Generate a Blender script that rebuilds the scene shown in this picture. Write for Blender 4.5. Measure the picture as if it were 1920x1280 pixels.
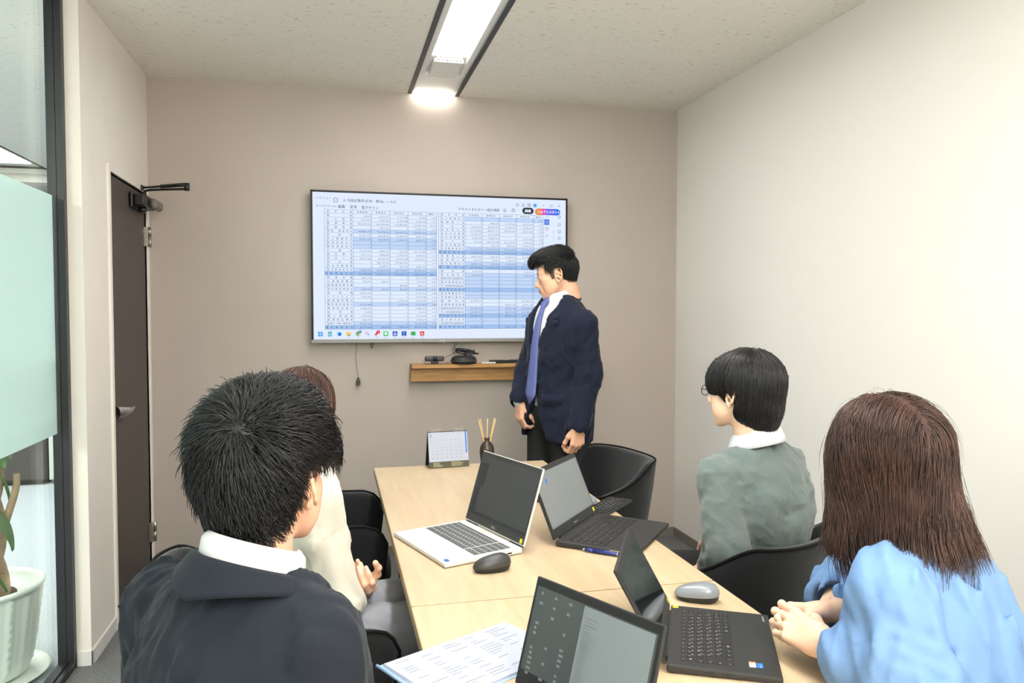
import bpy, bmesh, math, random
import numpy as np
from mathutils import Vector, Matrix, Quaternion

random.seed(7)
RNG = np.random.default_rng(7)
PI = math.pi
SC = bpy.context.scene
COL = SC.collection
for o in list(bpy.data.objects):
    bpy.data.objects.remove(o, do_unlink=True)

# ------------------------------------------------------------------ camera
cam_d = bpy.data.cameras.new('camera')
cam_d.sensor_fit = 'HORIZONTAL'
cam_d.sensor_width = 36.0
cam_d.lens = 36.0 * 1441.75 / 1920.0
cam_d.clip_start = 0.05
cam = bpy.data.objects.new('camera', cam_d)
COL.objects.link(cam)
_yaw, _pit, _rol = .2299, .0388, .0004
_F = Vector((math.sin(_yaw) * math.cos(_pit), math.cos(_yaw) * math.cos(_pit), -math.sin(_pit)))
_R = Vector((math.cos(_yaw), -math.sin(_yaw), 0))
_U = _R.cross(_F)
_R2 = _R * math.cos(_rol) + _U * math.sin(_rol)
_U2 = -_R * math.sin(_rol) + _U * math.cos(_rol)
cam.matrix_world = Matrix(((_R2.x, _U2.x, -_F.x, 0), (_R2.y, _U2.y, -_F.y, 0), (_R2.z, _U2.z, -_F.z, 1.394), (0, 0, 0, 1)))
SC.camera = cam

# ------------------------------------------------------------------ world, view
w = bpy.data.worlds.new('world')
SC.world = w
w.use_nodes = True
w.node_tree.nodes['Background'].inputs[0].default_value = (.85, .9, 1, 1)
w.node_tree.nodes['Background'].inputs[1].default_value = .5
SC.view_settings.view_transform = 'Standard'
SC.view_settings.look = 'None'
SC.view_settings.gamma = 1.0
SC.view_settings.use_curve_mapping = False
SC.view_settings.exposure = 0.18

PANEL_E = 24.0
END_E = 30.0
OFFICE_E = 15.0     # ceiling strips of the office behind the glass


def area_light(name, loc, sx, sy, power, color=(1, 1, 1), rot=(0, 0, 0)):
    l = bpy.data.lights.new(name, 'AREA')
    l.shape = 'RECTANGLE'
    l.size = sx
    l.size_y = sy
    l.energy = power
    l.color = color
    o = bpy.data.objects.new(name, l)
    o.location = loc
    o.rotation_euler = rot
    COL.objects.link(o)
    return o


# ceiling lamps of the rest of the meeting room, behind the camera
area_light('rear_ceiling_lamp', (.57, -1.35, 2.59), .2, 1.9, 36, (1, .99, .98))
# fill light added behind the camera, turned up at the ceiling like bounced flash
area_light('bounce_fill', (.7, -1.1, 1.75), .5, .5, 155, (1, 1, 1), (PI, 0, 0))
# ceiling lamps of the open office behind the glass
area_light('office_lamp_a', (-2.63, 4.6, 2.6), .25, 4.6, 210, (.97, 1, .98))
area_light('office_lamp_b', (-2.63, -.5, 2.6), .25, 3.5, 160, (.97, 1, .98))


# ------------------------------------------------------------------ materials
def lin(c):
    out = []
    for v in c[:3]:
        v = v / 255.0
        out.append(v / 12.92 if v <= .04045 else ((v + .055) / 1.055) ** 2.4)
    return (*out, 1.0)


def mat(name, rgb, rough=.6, metal=0.0, spec=.5, bump=None, vary=None, **kw):
    """rgb in 0..255 sRGB. bump=(scale, strength[, stretch xyz]); vary=(scale, amount)"""
    m = bpy.data.materials.new(name)
    m.use_nodes = True
    nt = m.node_tree
    b = nt.nodes['Principled BSDF']
    b.inputs['Base Color'].default_value = lin(rgb)
    b.inputs['Roughness'].default_value = rough
    b.inputs['Metallic'].default_value = metal
    b.inputs['Specular IOR Level'].default_value = spec
    for k, v in kw.items():
        b.inputs[k.replace('_', ' ')].default_value = v
    if bump or vary:
        tc = nt.nodes.new('ShaderNodeTexCoord')
    if vary:
        n = nt.nodes.new('ShaderNodeTexNoise')
        n.inputs['Scale'].default_value = vary[0]
        n.inputs['Detail'].default_value = 4
        mp = nt.nodes.new('ShaderNodeMapping')
        if len(vary) > 2:
            mp.inputs['Scale'].default_value = vary[2]
        nt.links.new(tc.outputs['Object'], mp.inputs[0])
        nt.links.new(mp.outputs[0], n.inputs['Vector'])
        r = nt.nodes.new('ShaderNodeValToRGB')
        r.color_ramp.elements[0].position = .3
        r.color_ramp.elements[1].position = .7
        c = lin(rgb)
        a = vary[1]
        r.color_ramp.elements[0].color = tuple(x * (1 - a) for x in c[:3]) + (1,)
        r.color_ramp.elements[1].color = tuple(min(1, x * (1 + a)) for x in c[:3]) + (1,)
        nt.links.new(n.outputs['Fac'], r.inputs[0])
        nt.links.new(r.outputs[0], b.inputs['Base Color'])
    if bump:
        n = nt.nodes.new('ShaderNodeTexNoise')
        n.inputs['Scale'].default_value = bump[0]
        n.inputs['Detail'].default_value = 3
        mp = nt.nodes.new('ShaderNodeMapping')
        if len(bump) > 2:
            mp.inputs['Scale'].default_value = bump[2]
        nt.links.new(tc.outputs['Object'], mp.inputs[0])
        nt.links.new(mp.outputs[0], n.inputs['Vector'])
        bp = nt.nodes.new('ShaderNodeBump')
        bp.inputs['Strength'].default_value = bump[1]
        bp.inputs['Distance'].default_value = .002
        nt.links.new(n.outputs['Fac'], bp.inputs['Height'])
        nt.links.new(bp.outputs[0], b.inputs['Normal'])
    return m


def emat(name, rgb, strength=1.0):
    m = bpy.data.materials.new(name)
    m.use_nodes = True
    nt = m.node_tree
    nt.nodes.remove(nt.nodes['Principled BSDF'])
    e = nt.nodes.new('ShaderNodeEmission')
    e.inputs[0].default_value = lin(rgb)
    e.inputs[1].default_value = strength
    nt.links.new(e.outputs[0], nt.nodes['Material Output'].inputs[0])
    return m


def wood_mat(name, light, dark, scale, stretch, rough=.45, rot=(0, 0, 0)):
    m = bpy.data.materials.new(name)
    m.use_nodes = True
    nt = m.node_tree
    b = nt.nodes['Principled BSDF']
    b.inputs['Roughness'].default_value = rough
    tc = nt.nodes.new('ShaderNodeTexCoord')
    mp = nt.nodes.new('ShaderNodeMapping')
    mp.inputs['Scale'].default_value = stretch
    mp.inputs['Rotation'].default_value = rot
    nt.links.new(tc.outputs['Object'], mp.inputs[0])
    n = nt.nodes.new('ShaderNodeTexNoise')
    n.inputs['Scale'].default_value = scale
    n.inputs['Detail'].default_value = 6
    n.inputs['Distortion'].default_value = .6
    nt.links.new(mp.outputs[0], n.inputs['Vector'])
    r = nt.nodes.new('ShaderNodeValToRGB')
    r.color_ramp.elements[0].position = .3
    r.color_ramp.elements[0].color = lin(dark)
    r.color_ramp.elements[1].position = .68
    r.color_ramp.elements[1].color = lin(light)
    nt.links.new(n.outputs['Fac'], r.inputs[0])
    nt.links.new(r.outputs[0], b.inputs['Base Color'])
    bp = nt.nodes.new('ShaderNodeBump')
    bp.inputs['Strength'].default_value = .08
    bp.inputs['Distance'].default_value = .001
    nt.links.new(n.outputs['Fac'], bp.inputs['Height'])
    nt.links.new(bp.outputs[0], b.inputs['Normal'])
    return m


def carpet_mat(name, a, bcol, scale=260):
    m = bpy.data.materials.new(name)
    m.use_nodes = True
    nt = m.node_tree
    b = nt.nodes['Principled BSDF']
    b.inputs['Roughness'].default_value = .95
    b.inputs['Specular IOR Level'].default_value = .1
    tc = nt.nodes.new('ShaderNodeTexCoord')
    n = nt.nodes.new('ShaderNodeTexNoise')
    n.inputs['Scale'].default_value = scale
    n.inputs['Detail'].default_value = 3
    nt.links.new(tc.outputs['Object'], n.inputs['Vector'])
    r = nt.nodes.new('ShaderNodeValToRGB')
    r.color_ramp.elements[0].position = .36
    r.color_ramp.elements[0].color = lin(a)
    r.color_ramp.elements[1].position = .66
    r.color_ramp.elements[1].color = lin(bcol)
    nt.links.new(n.outputs['Fac'], r.inputs[0])
    nt.links.new(r.outputs[0], b.inputs['Base Color'])
    bp = nt.nodes.new('ShaderNodeBump')
    bp.inputs['Strength'].default_value = .8
    bp.inputs['Distance'].default_value = .004
    nt.links.new(n.outputs['Fac'], bp.inputs['Height'])
    nt.links.new(bp.outputs[0], b.inputs['Normal'])
    return m


def ceiling_mat(name, rgb, fleck):
    m = bpy.data.materials.new(name)
    m.use_nodes = True
    nt = m.node_tree
    b = nt.nodes['Principled BSDF']
    b.inputs['Roughness'].default_value = .95
    b.inputs['Specular IOR Level'].default_value = .1
    tc = nt.nodes.new('ShaderNodeTexCoord')
    mp = nt.nodes.new('ShaderNodeMapping')
    mp.inputs['Scale'].default_value = (.42, 1.25, 1)
    nt.links.new(tc.outputs['Object'], mp.inputs[0])
    n = nt.nodes.new('ShaderNodeTexNoise')
    n.inputs['Scale'].default_value = 75
    n.inputs['Detail'].default_value = 5
    n.inputs['Roughness'].default_value = .65
    nt.links.new(mp.outputs[0], n.inputs['Vector'])
    r = nt.nodes.new('ShaderNodeValToRGB')
    r.color_ramp.elements[0].position = .31
    r.color_ramp.elements[0].color = lin(fleck)
    r.color_ramp.elements[1].position = .40
    r.color_ramp.elements[1].color = lin(rgb)
    nt.links.new(n.outputs['Fac'], r.inputs[0])
    nt.links.new(r.outputs[0], b.inputs['Base Color'])
    bp = nt.nodes.new('ShaderNodeBump')
    bp.inputs['Strength'].default_value = .5
    bp.inputs['Distance'].default_value = .003
    nt.links.new(n.outputs['Fac'], bp.inputs['Height'])
    nt.links.new(bp.outputs[0], b.inputs['Normal'])
    return m


M = {}
M['wall_taupe'] = mat('wall_taupe', (186, 175, 166), .9, spec=.2, bump=(500, .12), vary=(3, .02))
M['wall_white'] = mat('wall_white', (236, 231, 224), .9, spec=.2, bump=(500, .12))
M['wall_cream'] = mat('wall_cream', (232, 226, 216), .85, spec=.25, bump=(400, .1), vary=(5, .02))
M['trim_cream'] = mat('trim_cream', (236, 230, 221), .55)
M['ceiling'] = ceiling_mat('ceiling_board', (240, 235, 225), (190, 181, 166))
M['ceiling_office'] = ceiling_mat('ceiling_board_office', (240, 240, 234), (175, 172, 162))
M['panel_white'] = mat('white_metal_panel', (233, 231, 224), .5)
M['black_rail'] = mat('black_rail', (30, 32, 36), .45)
M['carpet'] = carpet_mat('carpet_grey', (72, 74, 74), (150, 151, 147))
M['carpet_light'] = carpet_mat('carpet_office', (150, 155, 160), (196, 200, 204), 180)
M['baseboard'] = mat('baseboard_grey', (120, 114, 106), .6)
M['baseboard_white'] = mat('baseboard_white', (222, 220, 214), .6)
M['door_brown'] = mat('door_brown', (76, 68, 62), .5, bump=(60, .15, (8, 8, .4)), vary=(30, .1, (8, 8, .3)))
M['frame_black'] = mat('frame_black', (34, 35, 38), .4)
M['steel'] = mat('steel', (196, 194, 188), .28, 1.0)
M['satin_steel'] = mat('satin_steel', (176, 172, 160), .4, .9)
M['closer_black'] = mat('closer_black', (24, 24, 25), .35)
M['bezel_grey'] = mat('bezel_grey', (150, 147, 142), .45)
M['cover_grey'] = mat('cover_grey', (120, 115, 106), .5)
M['chrome'] = mat('chrome', (210, 210, 210), .12, 1.0)
M['table_top'] = wood_mat('maple_top', (208, 186, 152), (195, 169, 132), 5, (5, .55, 1))
M['table_edge'] = mat('table_edge', (176, 152, 114), .5)
M['oak'] = wood_mat('oak_shelf', (196, 150, 94), (166, 120, 68), 8, (.8, 6, 10))
M['black_metal'] = mat('black_metal', (22, 22, 23), .45, .4)
M['fabric_black'] = mat('fabric_black', (31, 32, 33), .95, spec=.15, bump=(700, .5), vary=(350, .25), Sheen_Weight=.25)
M['fabric_black2'] = mat('piping_black', (20, 20, 21), .85, spec=.2)
M['plastic_black'] = mat('plastic_black', (34, 34, 35), .5)
M['plastic_dark'] = mat('plastic_dark', (58, 58, 57), .42)
M['plastic_grey'] = mat('plastic_grey', (142, 146, 152), .32, .15)
M['laptop_black'] = mat('laptop_black', (47, 47, 47), .48, .1, bump=(900, .05))
M['laptop_white'] = mat('laptop_white', (214, 213, 210), .38)
M['key_black'] = mat('key_black', (32, 32, 33), .55)
M['key_grey'] = mat('key_grey', (84, 86, 88), .5)
M['legend'] = mat('legend_white', (215, 215, 212), .6)
M['rubber'] = mat('rubber', (26, 26, 26), .9)
M['yellow'] = mat('yellow_label', (240, 214, 40), .6)
M['blue_label'] = mat('blue_label', (40, 110, 190), .5)
M['white_label'] = mat('white_label', (225, 228, 232), .5)
M['orange_label'] = mat('orange_label', (232, 120, 60), .5)
M['paper'] = mat('paper', (180, 186, 203), .8)
M['paper_blue'] = mat('file_blue', (160, 190, 232), .45)
M['print_grey'] = mat('print_grey', (150, 156, 170), .8)
M['blue_print'] = mat('blue_print', (62, 118, 205), .7)
M['olive'] = mat('olive_card', (78, 80, 66), .7)
M['gold_print'] = mat('gold_print', (190, 178, 140), .6)
M['black_card'] = mat('black_card', (30, 30, 28), .8)
M['vase'] = mat('dark_glass', (62, 46, 36), .35, bump=(90, .4), Coat_Weight=.3)
M['reed'] = mat('reed', (232, 190, 120), .7)
M['reed_liquid'] = mat('vase_neck', (120, 78, 46), .3)
M['pen_blue'] = mat('pen_blue', (38, 52, 120), .25)
M['pot'] = mat('pot_white', (226, 230, 222), .35, Coat_Weight=.4)
M['soil'] = mat('soil', (70, 50, 40), .95, bump=(80, 1.0), vary=(90, .5))
M['bark'] = mat('bark', (168, 140, 112), .85, bump=(70, .8, (1, 1, .3)), vary=(25, .25))
M['leaf'] = mat('leaf', (70, 112, 58), .4, vary=(12, .2))
M['office_dark'] = mat('office_dark', (62, 58, 56), .6)
M['office_wall'] = mat('office_wall', (214, 214, 208), .8)
M['office_grey'] = mat('office_grey', (150, 150, 150), .7)
M['skin'] = mat('skin', (228, 178, 148), .5, spec=.4, vary=(40, .05), Subsurface_Weight=.12, Subsurface_Scale=.01)
M['skin_pale'] = mat('skin_pale', (238, 196, 168), .5, spec=.4, vary=(40, .05), Subsurface_Weight=.12, Subsurface_Scale=.01)
M['lip'] = mat('lip', (196, 118, 108), .4)
M['nail'] = mat('nail', (236, 192, 178), .25)
M['eye_white'] = mat('eye_white', (232, 228, 222), .2)
M['eye_iris'] = mat('eye_iris', (34, 24, 20), .15)
M['hair_black'] = mat('hair_black', (26, 25, 26), .42, spec=.55, vary=(30, .5))
M['hair_crop'] = mat('hair_cropped', (92, 76, 66), .8, bump=(600, .6), vary=(400, .25))
M['hair_soft'] = mat('hair_soft_black', (34, 31, 31), .36, spec=.6, vary=(40, .4))
M['hair_brown'] = mat('hair_brown', (74, 51, 43), .42, spec=.5, vary=(25, .4))
M['hair_red'] = mat('hair_reddish', (84, 54, 42), .36, spec=.6, vary=(25, .4))
M['suit_navy'] = mat('suit_navy', (24, 30, 48), .85, spec=.2, bump=(900, .25), Sheen_Weight=.06)
M['suit_dark'] = mat('suit_dark', (30, 35, 44), .85, spec=.2, bump=(900, .25), Sheen_Weight=.06)
M['shirt_white'] = mat('shirt_white', (214, 214, 217), .8, spec=.2, bump=(900, .1))
M['tie'] = mat('tie', (94, 104, 160), .5, bump=(260, .4), vary=(240, .25))
M['trouser_charcoal'] = mat('trouser_charcoal', (50, 49, 50), .9, spec=.15, bump=(800, .3))
M['trouser_grey'] = mat('trouser_grey', (146, 148, 154), .9, spec=.15, bump=(800, .2))
M['cardigan'] = mat('cardigan', (101, 112, 109), .95, spec=.1, bump=(650, .5), vary=(200, .08), Sheen_Weight=.3)
M['sweater'] = mat('sweater_cream', (208, 203, 189), .95, spec=.1, bump=(650, .35), Sheen_Weight=.2)
M['blue_shirt'] = mat('blue_shirt', (112, 144, 187), .85, spec=.15, bump=(900, .12))
M['button'] = mat('button', (30, 34, 50), .3)
M['shoe'] = mat('shoe_black', (18, 17, 17), .3)


# ------------------------------------------------------------------ object helpers
def props(o, label=None, cat=None, group=None, kind=None):
    if label:
        o['label'] = label
    if cat:
        o['category'] = cat
    if group:
        o['group'] = group
    if kind:
        o['kind'] = kind
    return o


def thing(name, label, cat, loc=(0, 0, 0), rz=0.0, group=None):
    o = bpy.data.objects.new(name, None)
    o.empty_display_size = .05
    o.location = loc
    o.rotation_euler = (0, 0, rz)
    COL.objects.link(o)
    return props(o, label, cat, group)


def link(name, me, parent=None, m=None, smooth=False):
    if m is not None and not me.materials:
        for x in (m if isinstance(m, (list, tuple)) else [m]):
            me.materials.append(x if not isinstance(x, str) else M[x])
    if smooth:
        me.polygons.foreach_set('use_smooth', [True] * len(me.polygons))
    o = bpy.data.objects.new(name, me)
    COL.objects.link(o)
    if parent:
        o.parent = parent
    return o


def bm_mesh(name, bm):
    me = bpy.data.meshes.new(name)
    bm.normal_update()
    bm.to_mesh(me)
    bm.free()
    return me


def bbox(bm, x0, x1, y0, y1, z0, z1, bev=0.0, seg=2, mi=0, mtx=None):
    """add a (bevelled) box"""
    t = bmesh.new()
    bmesh.ops.create_cube(t, size=1)
    for v in t.verts:
        v.co = Vector(((x0 + x1) / 2 + v.co.x * (x1 - x0), (y0 + y1) / 2 + v.co.y * (y1 - y0), (z0 + z1) / 2 + v.co.z * (z1 - z0)))
    if bev > 0:
        bmesh.ops.bevel(t, geom=t.edges[:], offset=bev, segments=seg, affect='EDGES', profile=.6)
    if mtx is not None:
        bmesh.ops.transform(t, matrix=mtx, verts=t.verts)
    for f in t.faces:
        f.material_index = mi
    me = bpy.data.meshes.new('t')
    t.to_mesh(me)
    t.free()
    bm.from_mesh(me)
    bpy.data.meshes.remove(me)


def box(name, x0, x1, y0, y1, z0, z1, m, parent=None, bev=0.0, seg=2, mtx=None):
    bm = bmesh.new()
    bbox(bm, x0, x1, y0, y1, z0, z1, bev, seg, 0, mtx)
    return link(name, bm_mesh(name, bm), parent, m)


def tube_data(pts, radii, n=8, cap=True):
    pts = [Vector(p) for p in pts]
    if not isinstance(radii, (list, tuple)):
        radii = [radii] * len(pts)
    V, F = [], []
    up = None
    for i, p in enumerate(pts):
        if i == 0:
            d = pts[1] - pts[0]
        elif i == len(pts) - 1:
            d = pts[-1] - pts[-2]
        else:
            d = (pts[i + 1] - pts[i]).normalized() + (pts[i] - pts[i - 1]).normalized()
        d.normalize()
        if up is None:
            up = Vector((0, 0, 1)) if abs(d.z) < .9 else Vector((1, 0, 0))
        s = d.cross(up).normalized()
        up = s.cross(d).normalized()
        for k in range(n):
            a = 2 * PI * k / n
            V.append(p + (s * math.cos(a) + up * math.sin(a)) * radii[i])
    for i in range(len(pts) - 1):
        for k in range(n):
            F.append((i * n + k, i * n + (k + 1) % n, (i + 1) * n + (k + 1) % n, (i + 1) * n + k))
    if cap:
        F.append(tuple(range(n))[::-1])
        F.append(tuple((len(pts) - 1) * n + k for k in range(n)))
    return V, F


def tube(name, pts, r, m, parent=None, n=8, cap=True):
    V, F = tube_data(pts, r, n, cap)
    me = bpy.data.meshes.new(name)
    me.from_pydata([tuple(v) for v in V], [], F)
    return link(name, me, parent, m, smooth=True)


def smooth_path(pts, k=6):
    """Catmull-Rom"""
    P = [Vector(p) for p in pts]
    P = [P[0] * 2 - P[1]] + P + [P[-1] * 2 - P[-2]]
    out = []
    for i in range(1, len(P) - 2):
        for j in range(k):
            t = j / k
            a, b, c, d = P[i - 1], P[i], P[i + 1], P[i + 2]
            out.append(.5 * ((2 * b) + (c - a) * t + (2 * a - 5 * b + 4 * c - d) * t * t + (3 * b - a - 3 * c + d) * t ** 3))
    out.append(P[-2].copy())
    return out


def lathe(name, prof, m, parent=None, n=32, fn=None, loc=(0, 0, 0), closed=False):
    V, F = [], []
    for i, (r, z) in enumerate(prof):
        for k in range(n):
            a = 2 * PI * k / n
            rr = r if fn is None else fn(r, z, a, i)
            V.append((loc[0] + rr * math.cos(a), loc[1] + rr * math.sin(a), loc[2] + z))
    for i in range(len(prof) - 1):
        for k in range(n):
            F.append((i * n + k, i * n + (k + 1) % n, (i + 1) * n + (k + 1) % n, (i + 1) * n + k))
    if prof[0][0] > 1e-5:
        F.append(tuple(range(n))[::-1])
    if prof[-1][0] > 1e-5:
        F.append(tuple((len(prof) - 1) * n + k for k in range(n)))
    me = bpy.data.meshes.new(name)
    me.from_pydata(V, [], F)
    return link(name, me, parent, m, smooth=True)


def grid_mesh(name, G, m=None, parent=None, close_u=False, thick=0.0, smooth=True, mi=None):
    """G: array (nu, nv, 3) -> surface, optional thickness along normals"""
    G = np.asarray(G, float)
    nu, nv = G.shape[:2]
    if thick:
        du = np.gradient(G, axis=0)
        dv = np.gradient(G, axis=1)
        N = np.cross(du, dv)
        N /= np.linalg.norm(N, axis=2, keepdims=True) + 1e-9
        G2 = G - N * thick
        V = np.concatenate([G.reshape(-1, 3), G2.reshape(-1, 3)])
    else:
        V = G.reshape(-1, 3)
    F = []
    off = nu * nv
    for i in range(nu if close_u else nu - 1):
        i2 = (i + 1) % nu
        for j in range(nv - 1):
            F.append((i * nv + j, i2 * nv + j, i2 * nv + j + 1, i * nv + j + 1))
            if thick:
                F.append((off + i * nv + j, off + i * nv + j + 1, off + i2 * nv + j + 1, off + i2 * nv + j))
    if thick:
        for i in range(nu if close_u else nu - 1):
            i2 = (i + 1) % nu
            F.append((i * nv, off + i * nv, off + i2 * nv, i2 * nv))
            j = nv - 1
            F.append((i * nv + j, i2 * nv + j, off + i2 * nv + j, off + i * nv + j))
        if not close_u:
            for j in range(nv - 1):
                F.append((j, j + 1, off + j + 1, off + j))
                i = nu - 1
                F.append((i * nv + j, off + i * nv + j, off + i * nv + j + 1, i * nv + j + 1))
    me = bpy.data.meshes.new(name)
    me.from_pydata(V.tolist(), [], F)
    me.validate()
    return link(name, me, parent, m, smooth=smooth)


_TXT = {}


def text_mesh(s, size, align='LEFT', space=1.0, cspace=1.0, bold=0.0):
    key = (s, round(size, 5), align, space, cspace, bold)
    if key in _TXT:
        return _TXT[key]
    c = bpy.data.curves.new('t', 'FONT')
    c.body = s
    c.size = size
    c.align_x = align
    c.space_line = space
    c.space_character = cspace
    c.resolution_u = 1
    c.offset = bold
    c.fill_mode = 'FRONT'
    o = bpy.data.objects.new('t', c)
    COL.objects.link(o)
    dg = bpy.context.evaluated_depsgraph_get()
    me = bpy.data.meshes.new_from_object(o.evaluated_get(dg))
    bpy.data.objects.remove(o, do_unlink=True)
    bpy.data.curves.remove(c)
    _TXT[key] = me
    return me


def text(name, s, size, m, parent, mtx, align='LEFT', space=1.0, cspace=1.0, bold=0.0):
    me = text_mesh(s, size, align, space, cspace, bold).copy()
    me.materials.clear()
    me.materials.append(M[m] if isinstance(m, str) else m)
    me.transform(mtx)
    return link(name, me, parent)


# ------------------------------------------------------------------ implicit surfaces (bodies, hands, cloth)
def V3(*a):
    return np.array(a, float)


def unit(v):
    v = np.asarray(v, float)
    return v / (np.linalg.norm(v) + 1e-12)


def d_cone(P, a, b, ra, rb, sq=None):
    """capsule whose radius goes from ra to rb; sq=(axis, f) flattens it along axis by f<1"""
    a = np.asarray(a, float)
    b = np.asarray(b, float)
    Q = P - a
    ba = b - a
    s = 1.0
    if sq is not None:
        ax = unit(sq[0])
        k = 1.0 / sq[1] - 1.0
        Q = Q + (Q @ ax)[:, None] * ax * k
        ba = ba + (ba @ ax) * ax * k
        s = min(1.0, sq[1] * 1.25)
    t = np.clip((Q @ ba) / max(ba @ ba, 1e-12), 0, 1)
    return (np.linalg.norm(Q - t[:, None] * ba, axis=1) - (ra + t * (rb - ra))) * s


def d_ell(P, c, r, R=None):
    Q = P - np.asarray(c, float)
    if R is not None:
        Q = Q @ R
    r = np.asarray(r, float)
    k = np.linalg.norm(Q / r, axis=1)
    k2 = np.linalg.norm(Q / (r * r), axis=1) + 1e-9
    return k * (k - 1.0) / k2


def d_box(P, c, h, R=None, rnd=0.0):
    Q = P - np.asarray(c, float)
    if R is not None:
        Q = Q @ R
    q = np.abs(Q) - (np.asarray(h, float) - rnd)
    return np.linalg.norm(np.maximum(q, 0), axis=1) + np.minimum(q.max(axis=1), 0) - rnd


def smin(a, b, k):
    if k <= 0:
        return np.minimum(a, b)
    h = np.maximum(k - np.abs(a - b), 0) / k
    return np.minimum(a, b) - h * h * k * .25


def smax(a, b, k):
    return -smin(-a, -b, k)


def evalp(prims, P):
    d = np.full(len(P), 9.0)
    for pr in prims:
        op, k, kind = pr[0], pr[1], pr[2]
        if kind == 'c':
            e = d_cone(P, *pr[3:])
        elif kind == 'e':
            e = d_ell(P, *pr[3:])
        elif kind == 'b':
            e = d_box(P, *pr[3:])
        elif kind == 'h':            # half space: keep side where (p-o).n < 0
            e = (P - np.asarray(pr[3], float)) @ unit(pr[4])
        else:
            e = pr[3](P)
        if op == 'u':
            d = smin(d, e, k)
        elif op == 's':
            d = smax(d, -e, k)
        elif op == 'i':
            d = smax(d, e, k)
        elif op == 'g':              # groove / ridge: offset d by amplitude*gauss(distance)
            w_, amp = pr[-1]
            d = d + amp * np.exp(-(e / w_) ** 2)
    return d


def d_poly(P, pts):
    d = np.full(len(P), 9.0)
    for a, b in zip(pts[:-1], pts[1:]):
        d = np.minimum(d, d_cone(P, a, b, 0, 0))
    return d


def groove(pts, w_, amp):
    return ('g', 0, 'f', lambda P, pts=[np.asarray(p, float) for p in pts]: d_poly(P, pts), (w_, amp))


_WV = None


def folds(P, seed, scale, amp, stretch=None, sharp=1.0):
    """soft random wrinkles"""
    r = np.random.default_rng(seed)
    Q = P * scale
    if stretch is not None:
        ax, f = unit(stretch[0]), stretch[1]
        Q = Q + (Q @ ax)[:, None] * ax * (f - 1)
    warp = np.zeros(len(P))
    for i in range(3):
        kv = r.normal(size=3) * .8
        warp += np.sin(Q @ kv + r.uniform(0, 6.28)) * .9
    out = np.zeros(len(P))
    for i in range(4):
        kv = r.normal(size=3) * (1.0 + .5 * i)
        s = np.sin(Q @ kv + warp * (1 + .4 * i) + r.uniform(0, 6.28))
        out += (np.abs(s) ** sharp * np.sign(s) if sharp != 1.0 else s) / (1 + .6 * i)
    return out * amp * .5


def creases(P, seed, scale, amp, axis=(0, 0, 1), k=.45):
    """narrow raised pull lines, as in woven cloth"""
    r = np.random.default_rng(seed)
    ax = unit(axis)
    Q = P * scale
    Q = Q + (Q @ ax)[:, None] * ax * (k - 1)
    w_ = np.zeros(len(P))
    for i in range(3):
        w_ += np.sin(Q @ (r.normal(size=3) * .7) + r.uniform(0, 6.28)) * 1.2
    out = np.zeros(len(P))
    for i in range(2):
        t = np.sin(Q @ (r.normal(size=3) * .8) + w_ + r.uniform(0, 6.28))
        m = .5 + .5 * np.sin(P @ (r.normal(size=3) * 14) + r.uniform(0, 6.28))
        out += (1 - np.abs(t)) ** 4 * m
    return -out * amp


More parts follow.
